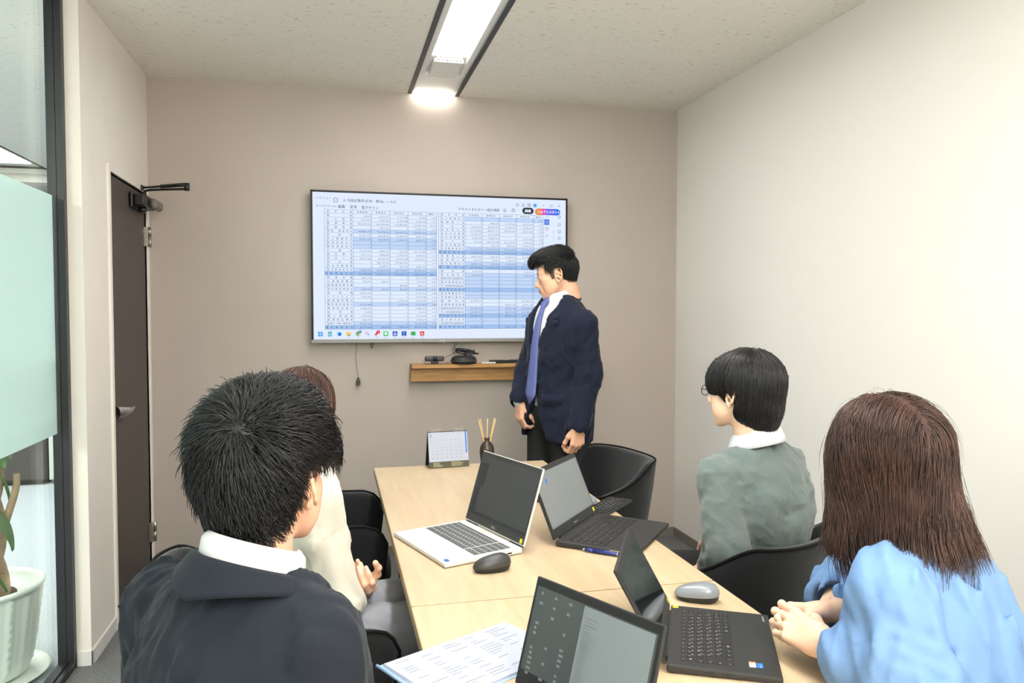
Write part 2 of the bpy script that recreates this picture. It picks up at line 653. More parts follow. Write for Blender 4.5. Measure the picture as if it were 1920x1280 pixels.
def surface(fn, lo, hi, h, B=8):
    """sparse surface nets; fn(P)->signed distance"""
    lo = np.asarray(lo, float)
    hi = np.asarray(hi, float)
    nb = np.maximum(np.ceil((hi - lo) / (h * B)).astype(int), 1)
    bi = np.stack(np.meshgrid(*[np.arange(n) for n in nb], indexing='ij'), -1).reshape(-1, 3)
    cen = lo + (bi + .5) * h * B
    d = fn(cen)
    act = bi[np.abs(d) < h * B * .5 * 1.7321 * 1.45 + 2 * h]
    if len(act) == 0:
        return np.zeros((0, 3)), np.zeros((0, 4), int)
    g = np.stack(np.meshgrid(*[np.arange(B + 1)] * 3, indexing='ij'), -1).reshape(-1, 3)
    N = B + 1
    dims = nb * B + 2
    cells, vals = [], []
    CH = 400
    for s in range(0, len(act), CH):
        a = act[s:s + CH]
        idx = (a[:, None, :] * B + g[None])
        P = lo + idx.reshape(-1, 3) * h
        D = fn(P).reshape(len(a), N, N, N)
        c = np.stack([D[:, i:i + B, j:j + B, k:k + B] for i in (0, 1) for j in (0, 1) for k in (0, 1)], -1)
        sgn = c < 0
        m = sgn.any(-1) & ~sgn.all(-1)
        w_ = np.argwhere(m)
        cells.append(a[w_[:, 0]] * B + w_[:, 1:])
        vals.append(c[m])
    cells = np.concatenate(cells)
    vals = np.concatenate(vals)
    key = (cells[:, 0].astype(np.int64) * dims[1] + cells[:, 1]) * dims[2] + cells[:, 2]
    order = np.argsort(key)
    key, cells, vals = key[order], cells[order], vals[order]
    corners = np.array([(i, j, k) for i in (0, 1) for j in (0, 1) for k in (0, 1)], float)
    acc = np.zeros((len(cells), 3))
    cnt = np.zeros(len(cells))
    for a in range(8):
        for b in range(a + 1, 8):
            if np.abs(corners[a] - corners[b]).sum() != 1:
                continue
            va, vb = vals[:, a], vals[:, b]
            x = (va < 0) != (vb < 0)
            t = np.where(x, va / np.where(x, va - vb, 1), 0)
            acc += np.where(x[:, None], corners[a] + t[:, None] * (corners[b] - corners[a]), 0)
            cnt += x
    V = lo + (cells + acc / cnt[:, None]) * h
    st = np.array([dims[1] * dims[2], dims[2], 1], np.int64)

    def find(k):
        i = np.searchsorted(key, k)
        i = np.clip(i, 0, len(key) - 1)
        return np.where(key[i] == k, i, -1)
    F = []
    s0 = vals[:, 0] < 0
    for ax, ci in ((0, 4), (1, 2), (2, 1)):
        s1 = vals[:, ci] < 0
        x = np.nonzero(s0 != s1)[0]
        u, v = (ax + 1) % 3, (ax + 2) % 3
        k0 = key[x]
        q = np.stack([x, find(k0 - st[u]), find(k0 - st[u] - st[v]), find(k0 - st[v])], 1)
        ok = (q >= 0).all(1)
        q, x = q[ok], x[ok]
        fl = ~s0[x]
        q[fl] = q[fl][:, ::-1]
        F.append(q)
    F = np.concatenate(F)
    return V, F


def mesh_from(name, parts):
    """parts: list of (V, F, matindex or array)"""
    nv = sum(len(p[0]) for p in parts)
    V = np.concatenate([p[0] for p in parts]) if nv else np.zeros((0, 3))
    F, mi, off = [], [], 0
    for p in parts:
        F.append(p[1] + off)
        mi.append(np.broadcast_to(p[2], (len(p[1]),)))
        off += len(p[0])
    F = np.concatenate(F).astype(np.int32)
    mi = np.concatenate(mi).astype(np.int32)
    me = bpy.data.meshes.new(name)
    me.vertices.add(len(V))
    me.vertices.foreach_set('co', V.astype(np.float32).ravel())
    k = F.shape[1]
    me.loops.add(F.size)
    me.loops.foreach_set('vertex_index', F.ravel())
    me.polygons.add(len(F))
    me.polygons.foreach_set('loop_start', np.arange(len(F), dtype=np.int32) * k)
    me.polygons.foreach_set('material_index', mi)
    me.update(calc_edges=True)
    me.polygons.foreach_set('use_smooth', [True] * len(F))
    return me


def sdf_obj(name, prims, lo, hi, h, m, parent=None, post=None):
    fn = (lambda P: evalp(prims, P)) if post is None else (lambda P: post(P, evalp(prims, P)))
    V, F = surface(fn, lo, hi, h)
    return link(name, mesh_from(name, [(V, F, 0)]), parent, m)


def bounds_of(prims, pad=.05):
    pts = []
    for pr in prims:
        if pr[0] != 'u':
            continue
        if pr[2] == 'c':
            r = max(pr[5], pr[6])
            for p in (pr[3], pr[4]):
                pts += [np.asarray(p) - r, np.asarray(p) + r]
        elif pr[2] in 'eb':
            r = max(pr[4])
            pts += [np.asarray(pr[3]) - r, np.asarray(pr[3]) + r]
    pts = np.array(pts)
    return pts.min(0) - pad, pts.max(0) + pad


def strands_mesh(paths, r0, r1=None, n=3):
    """paths (S,K,3) -> thin tapered tubes"""
    S, K, _ = paths.shape
    r1 = r0 * .3 if r1 is None else r1
    T = np.gradient(paths, axis=1)
    T /= np.linalg.norm(T, axis=2, keepdims=True) + 1e-9
    ref = np.array([.31, .52, .79])
    A = np.cross(T, ref)
    A /= np.linalg.norm(A, axis=2, keepdims=True) + 1e-9
    Bn = np.cross(T, A)
    tt = np.linspace(0, 1, K)
    rad = (r0 * (1 - tt ** 2) + r1 * tt ** 2)
    R = rad[None, :, None]
    rings = []
    for k in range(n):
        a = 2 * PI * k / n
        rings.append(paths + (A * math.cos(a) + Bn * math.sin(a)) * R)
    V = np.stack(rings, 2).reshape(-1, 3)          # index ((s*K)+i)*n+k
    s = np.arange(S)[:, None, None]
    i = np.arange(K - 1)[None, :, None]
    k = np.arange(n)[None, None, :]
    b = (s * K + i) * n
    F = np.stack([b + k, b + (k + 1) % n, b + n + (k + 1) % n, b + n + k], -1).reshape(-1, 4)
    return V, F


# ------------------------------------------------------------------ the room
XL, XR, YB, H = -.935, 2.068, 4.396, 2.622
YR = -2.4


def struct(name, boxes, m, parent=None, bev=0.0):
    bm = bmesh.new()
    for b in boxes:
        bbox(bm, *b, bev)
    o = link(name, bm_mesh(name, bm), parent, m)
    if parent is None:
        o['kind'] = 'structure'
    return o


def glass_material():
    m = bpy.data.materials.new('clear_glass')
    m.use_nodes = True
    nt = m.node_tree
    nt.nodes.remove(nt.nodes['Principled BSDF'])
    t = nt.nodes.new('ShaderNodeBsdfTransparent')
    t.inputs[0].default_value = (.93, .97, .95, 1)
    g = nt.nodes.new('ShaderNodeBsdfGlossy')
    g.inputs['Roughness'].default_value = .02
    lw = nt.nodes.new('ShaderNodeLayerWeight')
    lw.inputs[0].default_value = .5
    pw = nt.nodes.new('ShaderNodeMath')
    pw.operation = 'POWER'
    pw.inputs[1].default_value = 5
    nt.links.new(lw.outputs['Facing'], pw.inputs[0])
    f = nt.nodes.new('ShaderNodeMath')
    f.operation = 'MULTIPLY_ADD'
    f.inputs[1].default_value = .5
    f.inputs[2].default_value = .03
    nt.links.new(pw.outputs[0], f.inputs[0])
    mx = nt.nodes.new('ShaderNodeMixShader')
    nt.links.new(f.outputs[0], mx.inputs[0])
    nt.links.new(t.outputs[0], mx.inputs[1])
    nt.links.new(g.outputs[0], mx.inputs[2])
    nt.links.new(mx.outputs[0], nt.nodes['Material Output'].inputs[0])
    return m


def film_material():
    m = bpy.data.materials.new('frosted_film')
    m.use_nodes = True
    nt = m.node_tree
    nt.nodes.remove(nt.nodes['Principled BSDF'])
    tr = nt.nodes.new('ShaderNodeBsdfTranslucent')
    tr.inputs[0].default_value = lin((224, 236, 234))
    df = nt.nodes.new('ShaderNodeBsdfDiffuse')
    df.inputs[0].default_value = lin((214, 230, 228))
    rf = nt.nodes.new('ShaderNodeBsdfRefraction')
    rf.inputs['Color'].default_value = lin((236, 246, 243))
    rf.inputs['Roughness'].default_value = .34
    rf.inputs['IOR'].default_value = 1.12
    m1 = nt.nodes.new('ShaderNodeMixShader')
    m1.inputs[0].default_value = .5
    m2 = nt.nodes.new('ShaderNodeMixShader')
    m2.inputs[0].default_value = .42
    nt.links.new(tr.outputs[0], m1.inputs[1])
    nt.links.new(df.outputs[0], m1.inputs[2])
    nt.links.new(m1.outputs[0], m2.inputs[1])
    nt.links.new(rf.outputs[0], m2.inputs[2])
    nt.links.new(m2.outputs[0], nt.nodes['Material Output'].inputs[0])
    return m


M['glass'] = glass_material()
M['film'] = film_material()
M['panel_light'] = emat('light_diffuser', (253, 252, 252), PANEL_E)
M['end_light'] = emat('end_lamp', (255, 250, 240), END_E)
M['office_light'] = emat('office_diffuser', (250, 255, 252), 3.0)

struct('floor', [(XL - .11, XR + .12, YR, YB + .1, -.1, 0)], 'carpet')
struct('floor_office', [(-6.5, XL - .11, YR, 9.2, -.1, 0)], 'carpet_light')
TRK0, TRK1 = .425, .716
struct('ceiling', [(XL - .11, TRK0, YR, YB, H, H + .1), (TRK1, XR, YR, YB, H, H + .1), (TRK0, TRK1, YR, YB, H + .04, H + .1)], 'ceiling')
struct('ceiling_office', [(-6.5, -2.78, YR, 9.2, H, H + .1), (-2.38, -1.045, YR, 4.165, H, H + .1), (-2.38, XL - .11, 4.168, 9.2, H, H + .1), (-2.78, -2.38, YR, 9.2, H + .03, H + .1), (-2.38, -1.045, 4.16, 4.17, H + .004, H + .1)], 'ceiling_office')
struct('wall_back', [(XL - .11, XR + .1, YB, YB + .1, 0, H + .1)], 'wall_taupe')
struct('wall_right', [(XR, XR + .1, YR, YB, 0, H + .1)], 'wall_white')
struct('wall_rear', [(-6.5, XR + .1, YR - .1, YR, 0, H + .1)], 'wall_white')
DY0, DY1, DZ = 3.655, 4.335, 2.0
struct('wall_left', [(XL - .105, XL, 3.285, DY0, 0, H), (XL - .105, XL, DY1, YB, 0, H), (XL - .105, XL, DY0, DY1, DZ, H)], 'wall_cream')
struct('baseboard_back', [(XL, XR, YB - .008, YB, 0, .055)], 'baseboard', bev=.002)
struct('baseboard_right', [(XR - .008, XR, YR, YB - .008, 0, .055)], 'baseboard', bev=.002)
struct('baseboard_left', [(XL, XL + .008, 3.277, 3.625, 0, .06), (-.985, XL + .008, 3.277, 3.285, 0, .06)], 'baseboard_white', bev=.002)
# door in the left wall
struct('trim_1', [(XL - .05, XL + .01, DY0 - .03, DY0, 0, DZ + .03), (XL - .05, XL + .01, DY1, DY1 + .03, 0, DZ + .03), (XL - .05, XL + .01, DY0, DY1, DZ, DZ + .03)], 'trim_cream', bev=.002)
door = struct('door_1', [(XL - .045, XL - .006, DY0 + .004, DY1 - .004, .008, DZ - .004)], 'door_brown', bev=.002)
# lever handle with its rose
hv = []
bm = bmesh.new()
bbox(bm, XL - .008, XL + .004, 3.672, 3.712, .918, .972, .003)
link('handle_rose', bm_mesh('handle_rose', bm), door, 'steel')
G = []
for t in np.linspace(0, 1, 12):
    yy = 3.692 + .125 * t
    xx = XL + .004 + .045 * math.sin(min(1, t * 1.6) * PI / 2)
    hh = .026 * (1 - t) ** 1.6 + .004
    ww = .012 * (1 - t) + .004
    G.append([(xx + ww * math.cos(a), yy, .945 + .012 * t + hh * math.sin(a)) for a in np.linspace(0, 2 * PI, 13)[:-1]])
G = np.array(G).transpose(1, 0, 2)
grid_mesh('door_handle', G, 'steel', door, close_u=True)
for z in (1.78, .237):
    bm = bmesh.new()
    bbox(bm, XL - .006, XL + .012, 4.308, 4.333, z - .05, z + .05, .001)
    hg = link('hinge', bm_mesh('hinge', bm), door, 'satin_steel')
    tube('hinge_pin', [(XL + .017, 4.340, z - .052), (XL + .017, 4.340, z)], .0075, 'satin_steel', hg, 12)
    tube('hinge_pin', [(XL + .017, 4.340, z + .002), (XL + .017, 4.340, z + .052)], .0075, 'steel', hg, 12)
# door closer
cl = thing('door_closer', 'black hydraulic door closer with folded arm at the top of the dark door', 'door closer', (XL, 4.15, 1.93))
bm = bmesh.new()
bbox(bm, .0, .012, -.14, .14, -.035, .038, .003)
link('mounting_plate', bm_mesh('mounting_plate', bm), cl, 'closer_black')
bm = bmesh.new()
bbox(bm, .012, .064, -.12, .10, -.028, .032, .012, 3)
link('closer_body', bm_mesh('closer_body', bm), cl, 'closer_black')
bm = bmesh.new()
bbox(bm, .064, .098, -.03, .12, -.028, .022, .012, 1)
link('end_cover', bm_mesh('end_cover', bm), cl, 'cover_grey')
tube('adjusting_valve', [(.036, -.05, -.05), (.036, -.05, -.028)], .019, 'closer_black', cl, 16)
tube('pinion', [(.036, -.02, .03), (.036, -.02, .05)], .013, 'closer_black', cl, 12)
tube('main_arm', smooth_path([(.036, -.02, .046), (.045, -.02, .058), (.07, -.025, .063), (.15, -.055, .064), (.235, -.085, .064)], 4), [.006] * 17, 'closer_black', cl, 8)
tube('elbow', [(.248, -.092, .055), (.248, -.092, .092)], .013, 'closer_black', cl, 12)
tube('forearm_rod', [(.01, .05, .083), (.13, -.023, .084)], .0055, 'closer_black', cl, 8)
tube('forearm_tube', [(.115, -.014, .084), (.245, -.09, .085)], .0095, 'closer_black', cl, 10)
bm = bmesh.new()
bbox(bm, 0, .02, .035, .075, .072, .096, .003)
link('frame_bracket', bm_mesh('frame_bracket', bm), cl, 'closer_black')

# glass partition
struct('trim_2', [(-1.045, -1.014, 3.253, 3.285, 0, H), (-1.012, -.988, 3.253, 3.285, 0, H), (-1.045, -.988, YR, 3.253, 0, .03), (-1.026, -1.008, YR, 3.253, .03, .036), (-1.045, -.988, YR, 3.253, H - .035, H), (-1.045, -.988, -.9, -.86, .03, H - .03)], 'frame_black')
win = struct('window_1', [(-1.034, -1.026, YR, 3.255, .03, H - .03)], 'glass')
struct('frosted_film', [(-1.0255, -1.0245, YR, 3.238, .928, 1.832)], 'film', win)

# ------------------------------------------------------------------ ceiling strip of the meeting room
strip = thing('ceiling_light_strip', 'long white recessed ceiling light strip between two black rails', 'ceiling light', (.57, 0, H))
bm = bmesh.new()
bbox(bm, TRK0 - .57, TRK0 - .57 + .024, YR, YB, -.003, .03)
link('rail', bm_mesh('rail', bm), strip, 'black_rail')
bm = bmesh.new()
bbox(bm, TRK1 - .57 - .024, TRK1 - .57, YR, YB, -.003, .03)
link('rail', bm_mesh('rail', bm), strip, 'black_rail')
bm = bmesh.new()
bbox(bm, -.121, .122, 4.07, 4.355, .006, .03)
bbox(bm, -.121, -.092, YR, 4.07, .004, .03)
bbox(bm, .093, .122, YR, 4.07, .004, .03)
link('white_panel', bm_mesh('white_panel', bm), strip, 'panel_white')
bm = bmesh.new()
bbox(bm, -.092, .093, .30, 3.755, .012, .02)
link('diffuser', bm_mesh('diffuser', bm), strip, 'panel_light')
bm = bmesh.new()
bbox(bm, -.092, .093, YR, .30, .012, .02)
bbox(bm, -.092, .093, 3.755, 4.07, .028, .036)
link('back_panel', bm_mesh('back_panel', bm), strip, 'panel_white')
bm = bmesh.new()
bbox(bm, -.072, .073, 3.79, 4.02, -.008, .012, .006)
for k in range(6):
    bbox(bm, -.06 + k * .022, -.046 + k * .022, 3.775, 3.789, .0, .014)
link('vent_cover', bm_mesh('vent_cover', bm), strip, 'panel_white')
bm = bmesh.new()
bbox(bm, -.10, .10, 4.36, 4.392, -.004, .01, .002)
link('end_lamp', bm_mesh('end_lamp', bm), strip, 'end_light')

# ------------------------------------------------------------------ open office behind the glass
struct('wall_office', [(-6.6, -6.5, YR, 9.2, 0, H + .1), (-6.5, XL, 9.1, 9.2, 0, H + .1)], 'office_wall')
struct('trim_3', [(-6.5, -1.045, 7.55, 7.75, H - .1, H), (-6.5, -1.045, 7.45, 7.55, H - .04, H)], 'trim_cream')
ow = struct('window_2', [(-2.6, -2.56, 9.03, 9.08, .8, 2.4), (-2.25, -2.2, 9.03, 9.08, .8, 2.4)], emat('daylight_slit', (225, 235, 255), 1.1))
struct('trim_4', [(-3.6, -2.62, 8.9, 9.0, .3, 2.5), (-2.54, -2.3, 8.9, 9.0, .3, 2.5)], 'office_grey')
st2 = thing('ceiling_light_strip', 'white ceiling light strip with dark rails in the office behind the glass', 'ceiling light', (-2.58, 0, H))
bm = bmesh.new()
bbox(bm, -.2, -.185, YR, 7.45, -.002, .03)
bbox(bm, .175, .19, YR, 7.45, -.002, .03)
link('rail', bm_mesh('rail', bm), st2, 'office_dark')
bm = bmesh.new()
bbox(bm, -.185, .175, YR, 7.45, .02, .03)
link('white_panel', bm_mesh('white_panel', bm), st2, 'panel_white')
bm = bmesh.new()
bbox(bm, -.12, .13, 4.8, 7.26, .008, .018)
link('diffuser', bm_mesh('diffuser', bm), st2, 'office_light')
cb = thing('office_cabinet', 'dark brown low cabinet standing far back in the office behind the glass', 'cabinet', (-2.9, 7.1, 0))
bm = bmesh.new()
bbox(bm, -.65, .64, -.25, .25, .04, 1.05, .004)
link('carcass', bm_mesh('carcass', bm), cb, 'office_dark')
for k in range(3):
    bm = bmesh.new()
    bbox(bm, -.64 + k * .427, -.64 + k * .427 + .42, -.268, -.25, .05, 1.04, .003)
    d_ = link('door', bm_mesh('door', bm), cb, 'office_dark')
    box('handle', -.64 + k * .427 + .37, -.64 + k * .427 + .385, -.28, -.268, .5, .66, 'satin_steel', d_)
box('plinth', -.63, .62, -.23, .23, 0, .04, 'black_metal', cb)
lk = thing('office_locker', 'pale grey locker beside the dark cabinet in the office', 'locker', (-2.07, 7.12, 0))
bm = bmesh.new()
bbox(bm, -.17, .17, -.25, .25, .03, 1.3, .004)
link('carcass', bm_mesh('carcass', bm), lk, 'office_wall')
box('door', -.16, .16, -.266, -.25, .04, 1.29, 'office_wall', lk, .003)
box('plinth', -.16, .16, -.23, .23, 0, .03, 'office_grey', lk)
bk = thing('blue_bag', 'bright blue bag standing in front of the pale locker in the office', 'bag', (-1.9, 6.6, 0))
bm = bmesh.new()
bbox(bm, -.12, .12, -.06, .06, 0, .3, .03, 3)
link('bag_body', bm_mesh('bag_body', bm), bk, 'blue_label')
tube('bag_strap', smooth_path([(-.06, 0, .28), (-.05, 0, .36), (.05, 0, .36), (.06, 0, .28)], 4), .008, 'blue_label', bk, 6)


# ------------------------------------------------------------------ tables
TX0, TX1 = .170, .928


def table(loc_y0, loc_y1, label):
    t = thing('conference_table', label, 'table', ((TX0 + TX1) / 2, (loc_y0 + loc_y1) / 2, 0))
    hx, hy = (TX1 - TX0) / 2, (loc_y1 - loc_y0) / 2
    box('tabletop', -hx + .002, hx - .002, -hy + .0008, hy - .0008, .694, .72, 'table_top', t, .0015)
    bm = bmesh.new()
    bbox(bm, -hx, -hx + .003, -hy, hy, .693, .7195)
    bbox(bm, hx - .003, hx, -hy, hy, .693, .7195)
    bbox(bm, -hx, hx, -hy, -hy + .0012, .693, .7195)
    bbox(bm, -hx, hx, hy - .0012, hy, .693, .7195)
    link('edge_band', bm_mesh('edge_band', bm), t, 'table_edge')
    bm = bmesh.new()
    bbox(bm, -hx + .09, hx - .09, -hy + .12, -hy + .15, .65, .693)
    bbox(bm, -hx + .09, hx - .09, hy - .15, hy - .12, .65, .693)
    bbox(bm, -.02, .02, -hy + .15, hy - .15, .655, .693)
    link('under_frame', bm_mesh('under_frame', bm), t, 'black_metal')
    for sx in (-1, 1):
        for sy in (-1, 1):
            l = tube('leg', [(sx * (hx - .11), sy * (hy - .135), .003), (sx * (hx - .11), sy * (hy - .135), .693)], .018, 'black_metal', t, 14)
            tube('foot', [(sx * (hx - .11), sy * (hy - .135), 0), (sx * (hx - .11), sy * (hy - .135), .012)], .024, 'rubber', l, 14)
    return t


table(1.7423, 3.346, 'light maple conference table at the far end, nearest the screen wall')
table(.136, 1.7397, 'light maple conference table at the near end, bearing the papers and two laptops')


# ------------------------------------------------------------------ tub chairs
def sstep(a, b, x):
    t = np.clip((x - a) / (b - a), 0, 1)
    return t * t * (3 - 2 * t)


def chair_curve(s):
    """s in -1..1, plan outline of the shell; returns x, y, top height, back weight"""
    s = np.asarray(s, float)
    A, Bk, YF = .285, .285, .235
    t = np.abs(s)
    arm = np.clip((t - .62) / .38, 0, 1)
    ph = np.clip(t / .62, 0, 1) * PI / 2
    x = A * np.sin(ph) ** (2 / 2.9)
    y = -Bk * np.maximum(np.cos(ph), 0) ** (2 / 2.9)
    y = np.where(t > .62, arm * YF, y)
    x = np.where(t > .62, A - .015 * arm, x) * np.sign(s)
    bw = 1 - sstep(.34, .70, t)
    top = .650 + .115 * bw - .025 * sstep(.84, 1.0, t) - .045 * sstep(.945, 1.0, t)
    return x, y, top, bw


def make_chair(label, loc, rz, tuft=False):
    ch = thing('tub_chair', label, 'chair', loc, rz)
    S = np.linspace(-1, 1, 57)
    x, y, top, bw = chair_curve(S)
    # inward normals (plan)
    nx = -np.gradient(y)
    ny = np.gradient(x)
    ln = np.hypot(nx, ny) + 1e-9
    nx, ny = nx / ln, ny / ln
    sgn = np.sign(-(x * nx + y * ny) + 1e-9)
    nx, ny = nx * sgn, ny * sgn
    TH = .045

    def lvl(f, off, z):
        # f scales plan (flare), off = inward offset
        return np.stack([x * f + nx * off, y * f + ny * off, z], 1)

    def flare(z):
        return .82 + .18 * np.clip((z - .36) / .30, 0, 1) ** .75 + .05 * np.clip((z - .66) / .14, 0, 1)
    rows = []
    for q in np.linspace(0, 1, 9):
        z = .37 + (top - .37 - .012) * q
        rows.append(lvl(flare(z)[:, None][:, 0], 0, z))
    zt = top
    ft = flare(zt)
    rows.append(lvl(ft, .006, zt - .004))
    rows.append(lvl(ft, .02, zt + .002))
    rows.append(lvl(ft, .036, zt - .002))
    for q in np.linspace(0, 1, 9):
        z = (zt - .014) + (.45 - (zt - .014)) * q
        bulge = TH + .018 * math.sin(q * PI) * (.4 + .6 * bw)
        dent = 0
        if tuft:
            dent = -.014 * np.exp(-((z - .615) / .012) ** 2) * (np.abs(x) < .13)
        rows.append(lvl(flare(z), bulge + dent, z))
    G = np.array(rows)                       # rows x S x 3
    sh = grid_mesh('shell', G.transpose(1, 0, 2), 'fabric_black', ch)
    # close the arm fronts
    me = sh.data
    bm = bmesh.new()
    bm.from_mesh(me)
    bm.verts.ensure_lookup_table()
    nr = len(rows)
    for i in (0, 56):
        f = [bm.verts[i * nr + j] for j in range(nr)]
        try:
            fc = bm.faces.new(f if i else f[::-1])
            fc.smooth = False
        except ValueError:
            pass
    bmesh.ops.recalc_face_normals(bm, faces=bm.faces)
    bm.to_mesh(me)
    bm.free()
    pth = [(a, b_, c + .003) for a, b_, c in lvl(ft, .004, zt - .001)]
    pf = [tuple(G[j, 0]) for j in range(0, 9, 2)]
    pe = [tuple(G[j, -1]) for j in range(8, -1, -2)]
    tube('piping', pf + pth + pe, .0045, 'fabric_black2', ch, 6)
    # seat pan and cushion
    ang = np.linspace(0, 2 * PI, 41)[:-1]
    cx = .215 * np.sign(np.cos(ang)) * np.abs(np.cos(ang)) ** .55
    cy = .0 + .235 * np.sign(np.sin(ang)) * np.abs(np.sin(ang)) ** .55
    prof = [(.86, .37), (.96, .385), (1.0, .41), (1.0, .43), (.97, .448), (.85, .458), (.5, .466), (.02, .468)]
    Gs = np.array([[(cx[k] * f, cy[k] * f + .012, z) for f, z in prof] for k in range(40)])
    grid_mesh('seat', Gs, 'fabric_black', ch, close_u=True)
    prof = [(.02, .355), (.9, .355), (.95, .36), (.95, .375)]
    Gs = np.array([[(cx[k] * f, cy[k] * f + .0, z) for f, z in prof] for k in range(40)])
    grid_mesh('seat_base', Gs, 'black_metal', ch, close_u=True)
    for sx in (-1, 1):
        for sy in (-1, 1):
            tube('leg', [(sx * .16, sy * .16, .357), (sx * .245, sy * .25, .0)], [.014, .009], 'black_metal', ch, 10)
    return ch


R = math.radians
make_chair('empty black tub chair at the far left side of the table, below the screen', (-.035, 2.955, 0), R(-92))
make_chair('empty black tub chair with tufted back at the far right corner of the table', (1.045, 3.165, 0), R(100), True)
make_chair('black tub chair under the person in the cream sweater, far left', (-.137, 2.009, 0), R(-74))
make_chair('black tub chair under the person in the grey-green cardigan by the white wall', (1.198, 2.105, 0), R(29))
make_chair('black tub chair under the person in the light blue shirt, at the right edge', (1.12, 1.19, 0), R(55))
make_chair('black tub chair hidden under the person in the dark suit, nearest at left', (-.17, 1.02, 0), R(-60))

# ------------------------------------------------------------------ keyboards and laptops
ROWS = [
    [('esc', 1), ('f1', 1), ('f2', 1), ('f3', 1), ('f4', 1), ('f5', 1), ('f6', 1), ('f7', 1), ('f8', 1), ('f9', 1), ('f10', 1), ('f11', 1), ('f12', 1), ('del', 1.2)],
    [('半', 1), ('1ぬ', 1), ('2ふ', 1), ('3あ', 1), ('4う', 1), ('5え', 1), ('6お', 1), ('7や', 1), ('8ゆ', 1), ('9よ', 1), ('0わ', 1), ('-ほ', 1), ('^へ', 1), ('BS', 1.2)],
    [('tab', 1.4), ('Qた', 1), ('Wて', 1), ('Eい', 1), ('Rす', 1), ('Tか', 1), ('Yん', 1), ('Uな', 1), ('Iに', 1), ('Oら', 1), ('Pせ', 1), ('@゛', 1), ('[', .8), ('', 1.0)],
    [('caps', 1.7), ('Aち', 1), ('Sと', 1), ('Dし', 1), ('Fは', 1), ('Gき', 1), ('Hく', 1), ('Jま', 1), ('Kの', 1), ('Lり', 1), (';れ', 1), (':け', 1), (']む', .8), ('ent', .7)],
    [('shift', 2.1), ('Zつ', 1), ('Xさ', 1), ('Cそ', 1), ('Vひ', 1), ('Bこ', 1), ('Nみ', 1), ('Mも', 1), (',ね', 1), ('.る', 1), ('/め', 1), ('ろ', 1), ('shift', 1.1)],
    [('ctrl', 1.2), ('fn', 1), ('win', 1), ('alt', 1), ('無', 1), (' ', 3.2), ('変', 1), ('カ', 1), ('alt', 1), ('<', .95), ('^', .95), ('>', .9)],
]
PADROWS = [['home', 'end', 'pu', 'pd'], ['num', '/', '*', '-'], ['7', '8', '9', '+'], ['4', '5', '6', '+'], ['1', '2', '3', 'e'], ['0', '0', '.', 'e']]
_KEY = {}


def key_mesh(lbl, w_, d_, kmat, lmat):
    k = (lbl, round(w_, 4), round(d_, 4), kmat, lmat)
    if k in _KEY:
        return _KEY[k]
    bm = bmesh.new()
    # tapered key cap: bottom rectangle, top smaller, open bottom
    a, b, h, s = w_ / 2, d_ / 2, .0022, .0006
    v = [bm.verts.new(p) for p in ((-a, -b, 0), (a, -b, 0), (a, b, 0), (-a, b, 0), (-a + s, -b + s, h), (a - s, -b + s, h), (a - s, b - s, h), (-a + s, b - s, h))]
    for f in ((4, 5, 6, 7), (0, 1, 5, 4), (1, 2, 6, 5), (2, 3, 7, 6), (3, 0, 4, 7)):
        bm.faces.new([v[i] for i in f])
    if lbl.strip() and lmat:
        def add(s_, size, x, y):
            me = text_mesh(s_, size)
            n0 = len(bm.verts)
            f0 = len(bm.faces)
            bm.from_mesh(me)
            bm.verts.ensure_lookup_table()
            bm.faces.ensure_lookup_table()
            for vv in bm.verts[n0:]:
                vv.co = Vector((vv.co.x + x, vv.co.y + y, h + .00015))
            for ff in bm.faces[f0:]:
                ff.material_index = 1
        if len(lbl) == 2 and ord(lbl[1]) > 1000:
            add(lbl[0], .0062, -a + .0028, .0008 if b > .006 else -.001)
            add(lbl[1], .0052, .0012, -b + .0030)
        elif len(lbl) > 1:
            add(lbl, .0036, -a + .0025, -.001)
        else:
            add(lbl, .0058, -.002, -.002)
    me = bm_mesh('key', bm)
    me.materials.append(M[kmat])
    me.materials.append(M[lmat or kmat])
    _KEY[k] = me
    return me


def keyboard(parent, x0, x1, y0, y1, z, kmat, lmat, numpad=False):
    """keys between x0..x1, y0 (front) .. y1 (back)"""
    kb = box('keyboard', x0 - .003, x1 + .003, y0 - .003, y1 + .003, z - .001, z + .0002, 'plastic_black' if kmat != 'key_grey' else 'laptop_white', parent)
    kx1 = x1 if not numpad else x0 + (x1 - x0) * .79
    nrow = 6
    pitch = (y1 - y0) / 5.62
    yb = y1
    for r, row in enumerate(ROWS):
        hh = pitch * (.62 if r == 0 else 1.0)
        tot = sum(k[1] for k in row)
        ux = (kx1 - x0) / tot
        cx = x0
        for lbl, wd in row:
            w_ = wd * ux
            o = link('key', key_mesh(lbl, w_ - .0026, hh - .0026, kmat, lmat), kb)
            o.location = (cx + w_ / 2, yb - hh / 2, z)
            cx += w_
        if numpad:
            px = (x1 - kx1 - .004) / 4
            for c_, lbl in enumerate(PADROWS[r]):
                o = link('key', key_mesh(lbl, px - .0026, hh - .0026, kmat, lmat), kb)
                o.location = (kx1 + .004 + px * (c_ + .5), yb - hh / 2, z)
        yb -= hh
    return kb


def screen_mat(name, stops, rough=.25):
    m = mat(name, (70, 76, 78), rough, spec=.6)
    nt = m.node_tree
    return m


